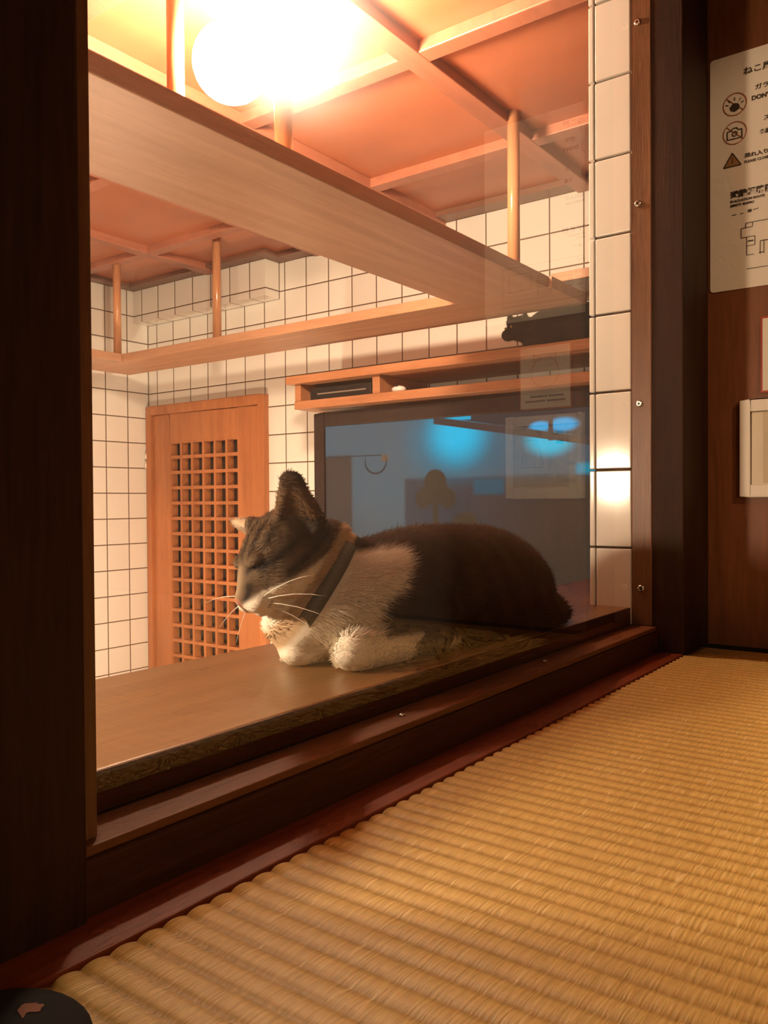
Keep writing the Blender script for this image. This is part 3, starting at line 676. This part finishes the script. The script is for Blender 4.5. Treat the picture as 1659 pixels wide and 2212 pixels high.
def to_obj(name, V, Fc, cols, mat, parent, smooth=True):
    base = BASES[parent.name]
    co = (V-np.array(base))*S
    me = bpy.data.meshes.new(name); me.from_pydata(co.tolist(), [], Fc.tolist())
    at = me.color_attributes.new('coat', 'FLOAT_COLOR', 'POINT')
    at.data.foreach_set('color', np.concatenate([cols, np.ones((len(cols), 1))], 1).astype(np.float32).ravel())
    me.polygons.foreach_set('use_smooth', [smooth]*len(me.polygons))
    me.materials.append(mat); me.update()
    o = bpy.data.objects.new(name, me); COL.objects.link(o); o.parent = parent
    return o
def coatmat(name, rough=0.7, sheen=0.25, spec=0.2, bump=True):
    m, nt, out = newmat(name)
    b = N(nt, 'ShaderNodeBsdfPrincipled'); b.inputs['Roughness'].default_value = rough; b.inputs['Specular IOR Level'].default_value = spec
    a = N(nt, 'ShaderNodeAttribute'); a.attribute_name = 'coat'; L(nt, a.outputs['Color'], b.inputs['Base Color'])
    L(nt, b.outputs[0], out.inputs[0]); return m
def fur(fn, V, Fc, colfn, flow, n, length, width, mat, parent, rng, lenfn=None, keep=None):
    a, b, c, d = [V[Fc[:, k]] for k in range(4)]
    ar = np.linalg.norm(np.cross(c-a, d-b), axis=1)/2
    if keep is not None: ar = ar*keep((a+c)/2)
    pick = rng.choice(len(Fc), n, p=ar/ar.sum())
    s, t = rng.random((2, n)); s = s[:, None]; t = t[:, None]
    P = (a[pick]*(1-s)+b[pick]*s)*(1-t)+(d[pick]*(1-s)+c[pick]*s)*t
    Nn = vnormals(fn, P)
    cols = colfn(P)*(0.8+0.45*rng.random((n, 1)))
    Fl = flow(P); Fl = Fl-(Fl*Nn).sum(1, keepdims=True)*Nn; Fl = Fl/np.maximum(np.linalg.norm(Fl, axis=1, keepdims=True), 1e-6)
    Fl = Fl+rng.normal(0, 0.2, (n, 3))
    ln = length*(0.6+0.7*rng.random((n, 1)))
    if lenfn is not None: ln = ln*lenfn(P)[:, None]
    side = np.cross(Nn, Fl); side /= np.maximum(np.linalg.norm(side, axis=1, keepdims=True), 1e-6)
    w_ = width*(0.7+0.6*rng.random((n, 1)))
    p0 = P-Nn*0.003; p1 = P+ln*0.55*(Fl*0.80+Nn*0.42); p2 = P+ln*(Fl*1.0+Nn*0.42)
    VV = np.stack([p0-side*w_, p0+side*w_, p1-side*w_*0.7, p1+side*w_*0.7, p2], 1).reshape(-1, 3)
    VV[:, 2] = np.maximum(VV[:, 2], V[:, 2].min()+0.0008)
    k = np.arange(n)*5
    base = BASES[parent.name]; co = (VV-np.array(base))*S
    me = bpy.data.meshes.new('fur')
    fs = np.concatenate([np.stack([k, k+2, k+3, k+1], 1).ravel(), np.stack([k+2, k+4, k+3], 1).ravel()])
    me.vertices.add(len(co)); me.vertices.foreach_set('co', co.ravel())
    me.loops.add(len(fs)); me.loops.foreach_set('vertex_index', fs)
    me.polygons.add(2*n)
    st = np.concatenate([np.arange(n)*4, 4*n+np.arange(n)*3]); me.polygons.foreach_set('loop_start', st)
    try: me.polygons.foreach_set('loop_total', np.concatenate([np.full(n, 4), np.full(n, 3)]))
    except Exception: pass
    me.update(calc_edges=True); me.validate()
    at = me.color_attributes.new('coat', 'FLOAT_COLOR', 'POINT')
    cc = np.repeat(cols, 5, axis=0); at.data.foreach_set('color', np.concatenate([cc, np.ones((len(cc), 1))], 1).astype(np.float32).ravel())
    # strands take the skin's normal, so they shade like a coat
    nn = np.repeat(Nn, 5, axis=0); nn = nn[fs]
    me.polygons.foreach_set('use_smooth', [True]*len(me.polygons))
    me.normals_split_custom_set(nn.tolist())
    me.materials.append(mat)
    o = bpy.data.objects.new('fur', me); COL.objects.link(o); o.parent = parent; o['kind'] = 'stuff'
    return o

# --- tabby cat frame: screen-independent world axes (x along the glass, y into the cat room, z up)
A_R = np.array([0.59547746, -0.80334485, 0.0])     # towards the cat's tail side, across the line of sight
A_W = np.array([0.80322468, 0.59550562, 0.0])      # away from the window's left end
A_U = np.array([0.0, 0.0, 1.0])
def V3(r, d, w): return r*A_R-d*A_U+w*A_W
HC = np.array([1.352, 0.285, -0.118])              # centre of the skull
FW = unit(V3(-0.66, 0.56, -0.50))                  # where the nose points
LT0 = V3(-0.60, 0.14, 0.79)
LT = unit(LT0-(LT0@FW)*FW)                         # towards the far ear
UP = np.cross(FW, LT); UP = UP if UP[2] > 0 else -UP
HM = np.stack([FW, LT, UP], 1)
def H(f, l, u): return HC+f*FW+l*LT+u*UP
def head_sdf(P):
    d = ell(P, H(-0.012, 0, 0.004), (0.108, 0.094, 0.090), HM)
    d = smin(d, ell(P, (1.475, 0.27, -0.092), (0.060, 0.070, 0.048)), 0.03)
    d = smin(d, ell(P, (1.525, 0.265, -0.108), (0.036, 0.062, 0.036)), 0.02)
    d = smin(d, ell(P, H(0.055, 0, -0.012), (0.065, 0.070, 0.056), HM), 0.03)          # brow and cheeks
    for s in (-1, 1):
        d = smin(d, ell(P, H(0.030, s*0.055, -0.034), (0.058, 0.040, 0.044), HM), 0.03)   # jowl
        d = smin(d, ell(P, H(0.118, s*0.022, -0.042), (0.032, 0.027, 0.024), HM), 0.012)  # whisker pad
    d = smin(d, cone(P, H(0.05, 0, 0.018), H(0.136, 0, -0.016), 0.034, 0.017), 0.03)     # bridge of the nose
    d = smin(d, ell(P, H(0.098, 0, -0.068), (0.036, 0.030, 0.018), HM), 0.014)            # chin
    d = smin(d, ell(P, H(0.146, 0, -0.020), (0.010, 0.014, 0.010), HM), 0.006)            # nose leather
    for s in (-1, 1):
        # eye socket and closed lid
        d = smax(d, -ell(P, H(0.102, s*0.055, 0.040), (0.020, 0.026, 0.014), HM), 0.016)
        d = smin(d, ell(P, H(0.078, s*0.038, 0.036), (0.020, 0.020, 0.018), HM), 0.006)
        d = smax(d, -ell(P, H(0.092, s*0.048, 0.027), (0.012, 0.026, 0.0030), HM), 0.004)
        # ear
        eb = H(-0.042, -0.074, 0.055) if s < 0 else H(-0.010, 0.066, 0.052); et = H(-0.060, -0.112, 0.138) if s < 0 else H(-0.005, 0.158, 0.098)
        nrm = unit(FW*0.80+LT*s*0.60)
        ax = unit(et-eb); nrm = unit(nrm-(nrm@ax)*ax)
        e_ = cone(P, eb, et, 0.060, 0.028 if s < 0 else 0.010, (nrm, 2.3))
        e_ = smax(e_, -cone(P, eb+nrm*0.034+ax*0.012, et+nrm*0.016-ax*0.014, 0.052, 0.010, (nrm, 1.5)), 0.008)
        d = smin(d, e_, 0.016)
    # mouth line
    for s in (-1, 1): d = smax(d, -cone(P, H(0.145, 0, -0.047), H(0.100, s*0.046, -0.062), 0.004, 0.003), 0.004)
    return d
def body_sdf(P):
    d = ell(P, (2.03, 0.215, -0.235), (0.33, 0.160, 0.155))
    d = smin(d, ell(P, (2.18, 0.205, -0.272), (0.205, 0.160, 0.120)), 0.06)
    d = smin(d, ell(P, (1.76, 0.215, -0.235), (0.27, 0.150, 0.155)), 0.08)
    d = smin(d, ell(P, (1.55, 0.235, -0.255), (0.17, 0.130, 0.125)), 0.06)      # chest
    d = smin(d, ell(P, (1.435, 0.275, -0.275), (0.105, 0.100, 0.085)), 0.05)
    d = smin(d, ell(P, (1.395, 0.285, -0.268), (0.065, 0.075, 0.070)), 0.04)
    d = smin(d, cone(P, (1.61, 0.25, -0.215), (1.44, 0.275, -0.150), 0.092, 0.074), 0.05)  # neck
    d = smin(d, ell(P, (2.05, 0.105, -0.300), (0.20, 0.075, 0.095)), 0.04)      # near thigh
    d = smin(d, ell(P, (2.05, 0.330, -0.300), (0.20, 0.075, 0.095)), 0.04)
    d = smin(d, ell(P, (1.68, 0.135, -0.275), (0.13, 0.070, 0.095)), 0.05)      # near shoulder
    # near foreleg, folded forward along the ledge
    d = smin(d, cone(P, (1.70, 0.110, -0.325), (1.44, 0.125, -0.336), 0.060, 0.043), 0.020)
    d = smin(d, ell(P, (1.418, 0.130, -0.334), (0.060, 0.046, 0.045)), 0.012)
    # far foreleg, tucked across
    d = smin(d, cone(P, (1.56, 0.25, -0.335), (1.410, 0.268, -0.338), 0.044, 0.038), 0.020)
    d = smin(d, ell(P, (1.390, 0.275, -0.339), (0.048, 0.048, 0.040)), 0.012)
    # hind feet under the belly
    d = smin(d, cone(P, (2.00, 0.085, -0.350), (1.80, 0.080, -0.350), 0.030, 0.026), 0.015)
    return d
def tail_sdf(P):
    pts = [(2.30, 0.20, -0.29), (2.345, 0.12, -0.325), (2.29, 0.055, -0.338), (2.12, 0.036, -0.342)]
    d = None
    for a, b in zip(pts, pts[1:]):
        e = cone(P, a, b, 0.034, 0.032); d = e if d is None else smin(d, e, 0.01)
    return d
def tabby_sdf(P):
    d = smin(body_sdf(P), head_sdf(P), 0.030)
    d = smin(d, tail_sdf(P), 0.045)
    return smax(d, -(P[:, 2]-(ZL+0.0015)), 0.004)
WHITE = np.array([0.86, 0.79, 0.68]); DK = np.array([0.014, 0.009, 0.005]); MD = np.array([0.062, 0.040, 0.022]); TAN = np.array([0.42, 0.30, 0.19])
PINK = np.array([0.40, 0.17, 0.12])
def tabby_col(P):
    q = (P-HC)@HM; f, l, u = q[:, 0], q[:, 1], q[:, 2]
    x, y, z = P[:, 0], P[:, 1], P[:, 2]
    n1 = hash3(P, 60); n2 = hash3(P+5, 22); n3 = hash3(P*np.array([1, 1, 0.4])+9, 150)
    # ticked tabby coat with soft vertical stripes on the flank
    st = 0.5+0.5*np.sin((x*1.0+z*0.35+0.03*n2)*62)
    coat = mixn(np.tile(DK, (len(P), 1)), np.tile(MD, (len(P), 1)), np.clip(0.25+0.55*st*n2+0.35*(n1-0.5), 0, 1))
    # white chest, forelegs and belly front: left of a wavy border on the flank
    bx = 1.475+0.15*ss(z, -0.28, -0.12)+0.03*(n2-0.5)+0.015*(n1-0.5)
    bx = bx+0.05*ss(y, 0.22, 0.40)
    wh = (1-ss(x, bx-0.02, bx+0.02))*(1-ss(z, -0.128, -0.108))
    wh = np.maximum(wh, (1-ss(z, -0.318, -0.300))*(1-ss(x, 1.60, 1.64)))
    patch = (1-ss(np.sqrt(((x-1.625-0.5*(z+0.335)+0.03*(n1-0.5))/0.065)**2+((z+0.335)/0.045)**2), 0.8, 1.1))*(y < 0.16)
    wh = np.where(patch > 0.5, wh*0.0, wh)
    wh = np.maximum(wh, (1-ss(z, -0.345, -0.325))*(x > 1.70)*(x < 1.77)*(y < 0.16))
    body = mixn(coat, np.tile(WHITE, (len(P), 1)), np.clip(wh, 0, 1))
    # head
    hd = mixn(np.tile(MD*1.0, (len(P), 1)), np.tile(MD*2.6, (len(P), 1)), np.clip(n1*0.7+n3*0.3, 0, 1))
    # dark marks: line from the outer eye across the cheek, second cheek stripe, crown stripes, tear line
    al = np.abs(l)
    cheek1 = np.exp(-((u-0.022+0.05*(f-0.05))/0.010)**2)*ss(al, 0.035, 0.05)*(1-ss(f, 0.085, 0.10))
    cheek2 = np.exp(-((u+0.016+0.05*(f-0.05))/0.008)**2)*ss(al, 0.045, 0.06)*(1-ss(f, 0.05, 0.07))
    crown = ss(u, 0.040, 0.055)*(0.5+0.5*np.cos(l*210))*ss(f, -0.03, 0.02)
    tear = np.exp(-((al-0.026-0.05*(0.12-f))/0.006)**2)*ss(f, 0.085, 0.10)*(1-ss(u, -0.002, 0.015))*ss(u, -0.05, -0.03)
    lid = np.exp(-((u-0.028)/0.006)**2)*ss(f, 0.06, 0.075)*ss(al, 0.018, 0.026)*(1-ss(al, 0.066, 0.075))
    dk = np.clip(cheek1*0.9+cheek2*0.85+crown*0.8+tear*1.0+lid*1.0, 0, 1)
    hd = mixn(hd, np.tile(DK*0.35, (len(P), 1)), dk)
    backh = ss(-f, -0.02, 0.05)*ss(u, -0.05, 0.0)
    hd = mixn(hd, np.tile(DK*1.1, (len(P), 1)), backh*0.75)
    # pale bridge
    br = np.exp(-(l/0.014)**2)*ss(f, 0.09, 0.11)*ss(u, -0.03, -0.01)
    hd = mixn(hd, np.tile(TAN*0.8, (len(P), 1)), br*0.7)
    # white muzzle, lips and throat
    mz = 1-ss(u-(-0.026-0.14*np.clip(0.10-f, 0, 0.2)), -0.006, 0.008)
    hd = mixn(hd, np.tile(WHITE, (len(P), 1)), np.clip(mz, 0, 1))
    nose = 1-ss(np.linalg.norm(P-H(0.150, 0, -0.022), axis=1), 0.011, 0.016)
    hd = mixn(hd, np.tile(PINK, (len(P), 1)), nose)
    mouth = (1-ss(np.minimum(cone(P, H(0.148, 0, -0.030), H(0.145, 0, -0.047), 0.0, 0.0), np.minimum(cone(P, H(0.145, 0, -0.047), H(0.100, 0.046, -0.062), 0, 0), cone(P, H(0.145, 0, -0.047), H(0.100, -0.046, -0.062), 0, 0))), 0.004, 0.008))
    hd = mixn(hd, np.tile(np.array([0.16, 0.07, 0.05]), (len(P), 1)), mouth*0.8)
    # ears: rosy inside, dark rim and back
    for s in (-1, 1):
        eb = H(-0.042, -0.074, 0.055) if s < 0 else H(-0.010, 0.066, 0.052); et = H(-0.060, -0.112, 0.138) if s < 0 else H(-0.005, 0.158, 0.098)
        nrm = unit(FW*0.80+LT*s*0.60); ax = unit(et-eb); nrm = unit(nrm-(nrm@ax)*ax)
        tt = ((P-eb)@ax)/np.linalg.norm(et-eb); near = (np.linalg.norm(np.cross(P-eb, ax), axis=1) < 0.085) & (tt > 0.12) & (tt < 1.2)
        ins_ = ss((P-eb-tt[:, None]*np.linalg.norm(et-eb)*ax)@nrm, -0.010, 0.002)
        ecol = mixn(np.tile(DK*1.3, (len(P), 1)), np.tile(np.array([0.11, 0.062, 0.030]) if s < 0 else np.array([0.50, 0.36, 0.25]), (len(P), 1)), ins_*(1-ss(tt, 0.75, 1.0)*0.6))
        hd = np.where(near[:, None], ecol, hd)
    # pale band behind the jaw down to the collar
    isneck = ss(-f, 0.045, 0.075)
    nb = ((P-HC)@NECKD)
    band = ss(nb, 0.068, 0.082)
    hd = mixn(hd, np.tile(TAN*1.35, (len(P), 1)), band)
    t = ss(nb, 0.115, 0.130)
    out = mixn(hd, body, t)
    # nape behind the collar is dark again
    return out
NECKD = unit(V3(0.78, 0.60, 0.20))
COLC = HC+NECKD*0.118
def neck_ring(n, half, out_):
    # follow the sculpted neck: intersect rays in the collar plane with the surface
    e1 = unit(np.cross(NECKD, A_U)); e2 = np.cross(NECKD, e1)
    vs = []
    for off in (-half, half):
        for k in range(n):
            t = 2*math.pi*k/n; dr = e1*math.cos(t)+e2*math.sin(t)
            rr = np.arange(0.03, 0.20, 0.002); pts = COLC+NECKD*off*1.0+rr[:, None]*dr
            dd = tabby_sdf(pts); j = np.argmax(dd > 0) if (dd > 0).any() else len(rr)-1
            vs.append((rr[j]))
    r_ = np.array(vs).reshape(2, n); r_ = np.minimum(r_, 0.125)
    for _ in range(4): r_ = (np.roll(r_, 1, 1)+r_+np.roll(r_, -1, 1))/3
    return e1, e2, r_
rng = np.random.default_rng(3)
M['coat'] = coatmat('cat coat'); M['furm'] = coatmat('cat fur', 0.75, 0.3, 0.08)
M['collar'] = plain('grey green webbing', (0.085, 0.085, 0.055), 0.6, noise=0.15, nscale=300)
ct = thing('tabby_cat', (1.9, 0.22, ZL), 'brown tabby and white cat dozing on the ledge behind the glass, wearing a green collar', 'cat')
CV, CF = surface_nets(tabby_sdf, (1.15, -0.02, -0.385), (2.60, 0.56, 0.12), CATH)
body = to_obj('body', CV, CF, tabby_col(CV), M['coat'], ct)
def flow(P):
    q = (P-HC)@HM
    fb = np.tile(np.array([0.9, 0.0, -0.45]), (len(P), 1))
    fh = np.tile(-FW*0.9-UP*0.2, (len(P), 1))
    t = ss((P-HC)@NECKD, 0.06, 0.14)
    leg = (P[:, 2] < -0.30) & (P[:, 0] < 1.72)
    o = fh*(1-t[:, None])+fb*t[:, None]
    o[leg] = np.array([-0.9, 0.05, -0.25])
    return o
def flen(P):
    q = (P-HC)@HM
    r = 0.35+0.65*ss((P-HC)@NECKD, 0.05, 0.12)
    r = r*np.where((P[:, 2] < -0.30) & (P[:, 0] < 1.72), 0.55, 1.0)
    r = r*(1-0.75*ss(q[:, 0], 0.07, 0.12)*(1-ss((P-HC)@NECKD, 0.02, 0.06)))
    r = r*(0.02+0.98*ss(np.abs((P-HC)@NECKD-0.118), 0.017, 0.028))
    return r
fur(tabby_sdf, CV, CF, tabby_col, flow, NFUR, 0.022, 0.0009, M['furm'], ct, rng, flen, lambda c: (c[:, 2] > ZL+0.01)*1.0+1e-6)
e1, e2, r_ = neck_ring(64, 0.015, 0.003)
cb_ = B()
for k in range(64):
    def pt(kk, o, ex):
        t = 2*math.pi*kk/64; return tuple(COLC+NECKD*o+(e1*math.cos(t)+e2*math.sin(t))*(r_[0 if o < 0 else 1][kk % 64]+ex))
    h_ = 0.016
    cb_.quad(pt(k, -h_, .006), pt(k+1, -h_, .006), pt(k+1, h_, .006), pt(k, h_, .006), smooth=True)
    cb_.quad(pt(k, -h_, -.004), pt(k+1, -h_, -.004), pt(k+1, -h_, .006), pt(k, -h_, .006)); cb_.quad(pt(k, h_, -.004), pt(k+1, h_, -.004), pt(k+1, h_, .006), pt(k, h_, .006))
cb_.build('collar', M['collar'], ct)
M['whisker'] = plain('pale whisker', (0.8, 0.74, 0.66), 0.4)
for s, l_, u_, dl_, du_, ln_ in ((-1, .042, -.040, -.6, -.10, .16), (-1, .040, -.048, -.6, -.35, .15), (-1, .044, -.034, -.55, .12, .16), (-1, .036, -.054, -.5, -.6, .12), (1, .040, -.040, .8, -.1, .15), (1, .040, -.046, .8, -.4, .14), (1, .040, -.034, .8, .3, .14)):
    a = H(0.118 if u_ < 0 else 0.07, s*abs(l_)*0.9, u_); d0 = unit(FW*(-0.45 if s < 0 else 0.15)+LT*dl_*(1 if s*dl_ > 0 else -1)*1.0+UP*du_)
    pts = [a+d0*ln_*t+np.array([0, 0, -0.035*t*t])*(1 if u_ < 0 else 0) for t in (0, .25, .5, .75, 1)]
    wb = B(); wb.tube(pts, [0.0012, 0.0011, 0.0009, 0.0006, 0.0002], 5); wb.build('whisker', M['whisker'], ct)

# --- black cat crouching on the media shelf
def black_sdf(P):
    d = cone(P, (5.45, 1.56, 1.195), (5.45, 0.86, 1.20), 0.165, 0.170)
    d = smin(d, ell(P, (5.38, 1.60, 1.120), (0.12, 0.12, 0.10)), 0.05)
    d = smin(d, ell(P, (5.34, 1.725, 1.225), (0.100, 0.100, 0.092)), 0.03)
    d = smin(d, ell(P, (5.275, 1.795, 1.175), (0.050, 0.045, 0.042)), 0.025)
    for a, b in (((5.270, 1.765, 1.265), (5.272, 1.785, 1.330)), ((5.340, 1.700, 1.265), (5.345, 1.690, 1.345))):
        d = smin(d, cone(P, a, b, 0.038, 0.008), 0.012)
    d = smin(d, cone(P, (5.26, 1.50, 1.055), (5.25, 1.68, 1.055), 0.035, 0.028), 0.02)
    d = smin(d, cone(P, (5.40, 1.50, 1.055), (5.38, 1.66, 1.055), 0.035, 0.028), 0.02)
    d = smin(d, cone(P, (5.36, 0.80, 1.07), (5.22, 0.98, 1.062), 0.035, 0.030), 0.03)
    return smax(d, -(P[:, 2]-1.0285), 0.003)
bc = thing('black_cat', (5.35, 1.25, 1.0275), 'black cat crouching on top of the shelf unit above the television', 'cat')
BV, BF = surface_nets(black_sdf, (5.08, 0.58, 1.01), (5.68, 1.92, 1.42), CATH*1.5)
blk = lambda P: np.tile(np.array([0.010, 0.0075, 0.006]), (len(P), 1))
to_obj('body', BV, BF, blk(BV), M['coat'], bc)
fur(black_sdf, BV, BF, blk, lambda P: np.tile(np.array([0.1, -0.9, -0.3]), (len(P), 1)), 6000, 0.022, 0.0012, M['furm'], bc, rng, None, lambda c: (c[:, 2] > 1.04)*1.0+1e-6)
M['eye'] = plain('amber eye', (0.55, 0.38, 0.10), 0.1)
for p in ((5.247, 1.752, 1.228), (5.262, 1.806, 1.222)):
    eb_ = B(); eb_.ball(p, 0.010, 12, 8); eb_.build('eye', M['eye'], bc)
# ------------------------------------------------------------------ lamps
def lamp_mat(name, col, st):
    m, nt, out = newmat(name); e = N(nt, 'ShaderNodeEmission'); e.inputs[0].default_value = c4(col); e.inputs[1].default_value = st; L(nt, e.outputs[0], out.inputs[0]); return m
WARM = (1.0, 0.76, 0.50)
def globe(name, c, r, st, label, rod=True, col=WARM):
    t = thing(name, c, label, 'lamp')
    b = B(); b.ball(c, r, 32, 16); b.build('lamp_globe', lamp_mat(name+' glow', col, st), t)
    if rod:
        b = B(); b.tube([(c[0], c[1], c[2]+r*0.9), (c[0], c[1], 2.303)], 0.02, 12); b.build('lamp_stem', M['silver'], t)
        b = B(); b.tube([(c[0], c[1], 2.26), (c[0], c[1], 2.3045)], 0.08, 24); b.build('ceiling_cap', M['silver'], t)
    return t
globe('ceiling_lamp', (2.47, 1.63, 1.88), 0.165, 500, 'round glowing ceiling lamp above the near walkway, overexposed at upper left')
globe('globe_lamp', (0.05, 1.1, 0.15), 0.12, 360, 'second round lamp outside the picture at the left end of the cat room', rod=False)
b = B(); b.tube([(0.05, 1.1, ZF), (0.05, 1.1, 0.04)], 0.03, 12); b.build('lamp_stem', M['silver'], bpy.data.objects['globe_lamp'])
b = B(); b.tube([(0.05, 1.1, ZF+0.001), (0.05, 1.1, ZF+0.04)], 0.2, 24); b.build('lamp_base', M['silver'], bpy.data.objects['globe_lamp'])
fl = thing('low_fill_lamp', (3.4, 3.9, ZF), 'added round lamp low on the cat room floor, unseen below the ledge', 'lamp')  # added unseen lamp that brightens the lower tiled walls
b = B(); b.ball((3.4, 3.9, -1.5), 0.15, 24, 12); b.build('lamp_globe', lamp_mat('floor lamp glow', (1.0, 0.80, 0.55), 300), fl)
b = B(); b.tube([(3.4, 3.9, ZF), (3.4, 3.9, -1.64)], 0.03, 12); b.build('lamp_stem', M['silver'], fl)
b = B(); b.tube([(3.4, 3.9, ZF+0.001), (3.4, 3.9, ZF+0.04)], 0.2, 24); b.build('lamp_base', M['silver'], fl)
def area(name, loc, target, size, power, col, spread=180, shape='DISK'):
    l = bpy.data.lights.new(name, 'AREA'); l.energy = power; l.color = col; l.size = size; l.shape = shape; l.spread = math.radians(spread)
    o = bpy.data.objects.new(name, l); COL.objects.link(o); o.location = W(loc)
    d = W(target)-W(loc); o.rotation_euler = d.to_track_quat('-Z', 'Y').to_euler(); return o
def spot(name, loc, target, power, col, ang, blend, rad):
    l = bpy.data.lights.new(name, 'SPOT'); l.energy = power; l.color = col; l.spot_size = math.radians(ang); l.spot_blend = blend; l.shadow_soft_size = rad
    o = bpy.data.objects.new(name, l); COL.objects.link(o); o.location = W(loc)
    d = W(target)-W(loc); o.rotation_euler = d.to_track_quat('-Z', 'Y').to_euler(); return o
spot('ceiling_lamp_beam', (2.40, 1.555, 1.76), (1.9, -1.15, -0.52), 330, (1.0, 0.76, 0.48), 42, 0.6, 0.013)
spot('tatami_spot_near', (0.2, -3.2, 3.3), (0.70, -0.70, -0.52), 16, (1, 0.68, 0.36), 28, 0.9, 0.05)
spot('notice_fill_spot', (0.9, -2.9, 2.2), (3.08, -0.60, 0.75), 32, (1, 0.68, 0.40), 32, 0.5, 0.04)  # added spot without a fixture, brightens the notices
area('cat_side_fill', (-0.8, -3.0, 0.9), (1.6, 0.0, -0.1), 0.4, 4.4, (1, 0.64, 0.38))  # added low fill, lights the cat's near side through the glass

# ------------------------------------------------------------------ world, camera, view
wl = bpy.data.worlds.new('World'); SC.world = wl; wl.use_nodes = True
wl.node_tree.nodes['Background'].inputs[0].default_value = (1, 0.6, 0.35, 1); wl.node_tree.nodes['Background'].inputs[1].default_value = 0.01
f, yaw, pit_, rol = 1774.26, math.radians(36.553), math.radians(0.8167), math.radians(-0.3786)
cy, sy = math.cos(yaw), math.sin(yaw)
rx = Matrix(((1, 0, 0), (0, math.cos(pit_), -math.sin(pit_)), (0, math.sin(pit_), math.cos(pit_))))
rz = Matrix(((math.cos(rol), -math.sin(rol), 0), (math.sin(rol), math.cos(rol), 0), (0, 0, 1)))
dirs = [rz @ rx @ Vector(v) for v in ((sy, 0, cy), (-cy, 0, sy), (0, -1, 0))]   # world axes seen by the camera (right, down, forward)
right = Vector((dirs[0].x, dirs[1].x, dirs[2].x)); down = Vector((dirs[0].y, dirs[1].y, dirs[2].y)); fwd = Vector((dirs[0].z, dirs[1].z, dirs[2].z))
cd = bpy.data.cameras.new('camera'); cam = bpy.data.objects.new('camera', cd); COL.objects.link(cam)
mw = Matrix.Identity(4)
for i in range(3): mw[i][0] = right[i]; mw[i][1] = -down[i]; mw[i][2] = -fwd[i]
p = W((0, -1, 0))
for i in range(3): mw[i][3] = p[i]
cam.matrix_world = mw
cd.sensor_fit = 'HORIZONTAL'; cd.sensor_width = 36; cd.lens = f*36/1659; cd.clip_start = 0.01; cd.clip_end = 50
SC.camera = cam
SC.view_settings.view_transform = 'Standard'; SC.view_settings.look = 'None'; SC.view_settings.gamma = 1; SC.view_settings.exposure = 0.0
SC.view_settings.use_curve_mapping = False
cyc = SC.cycles; cyc.use_denoising = True; cyc.max_bounces = 5; cyc.diffuse_bounces = 3; cyc.glossy_bounces = 3; cyc.transmission_bounces = 4; cyc.transparent_max_bounces = 12; cyc.use_adaptive_sampling = True; cyc.adaptive_threshold = 0.07; cyc.adaptive_min_samples = 12; cyc.use_light_tree = True; cyc.sample_clamp_indirect = 6; cyc.caustics_reflective = False
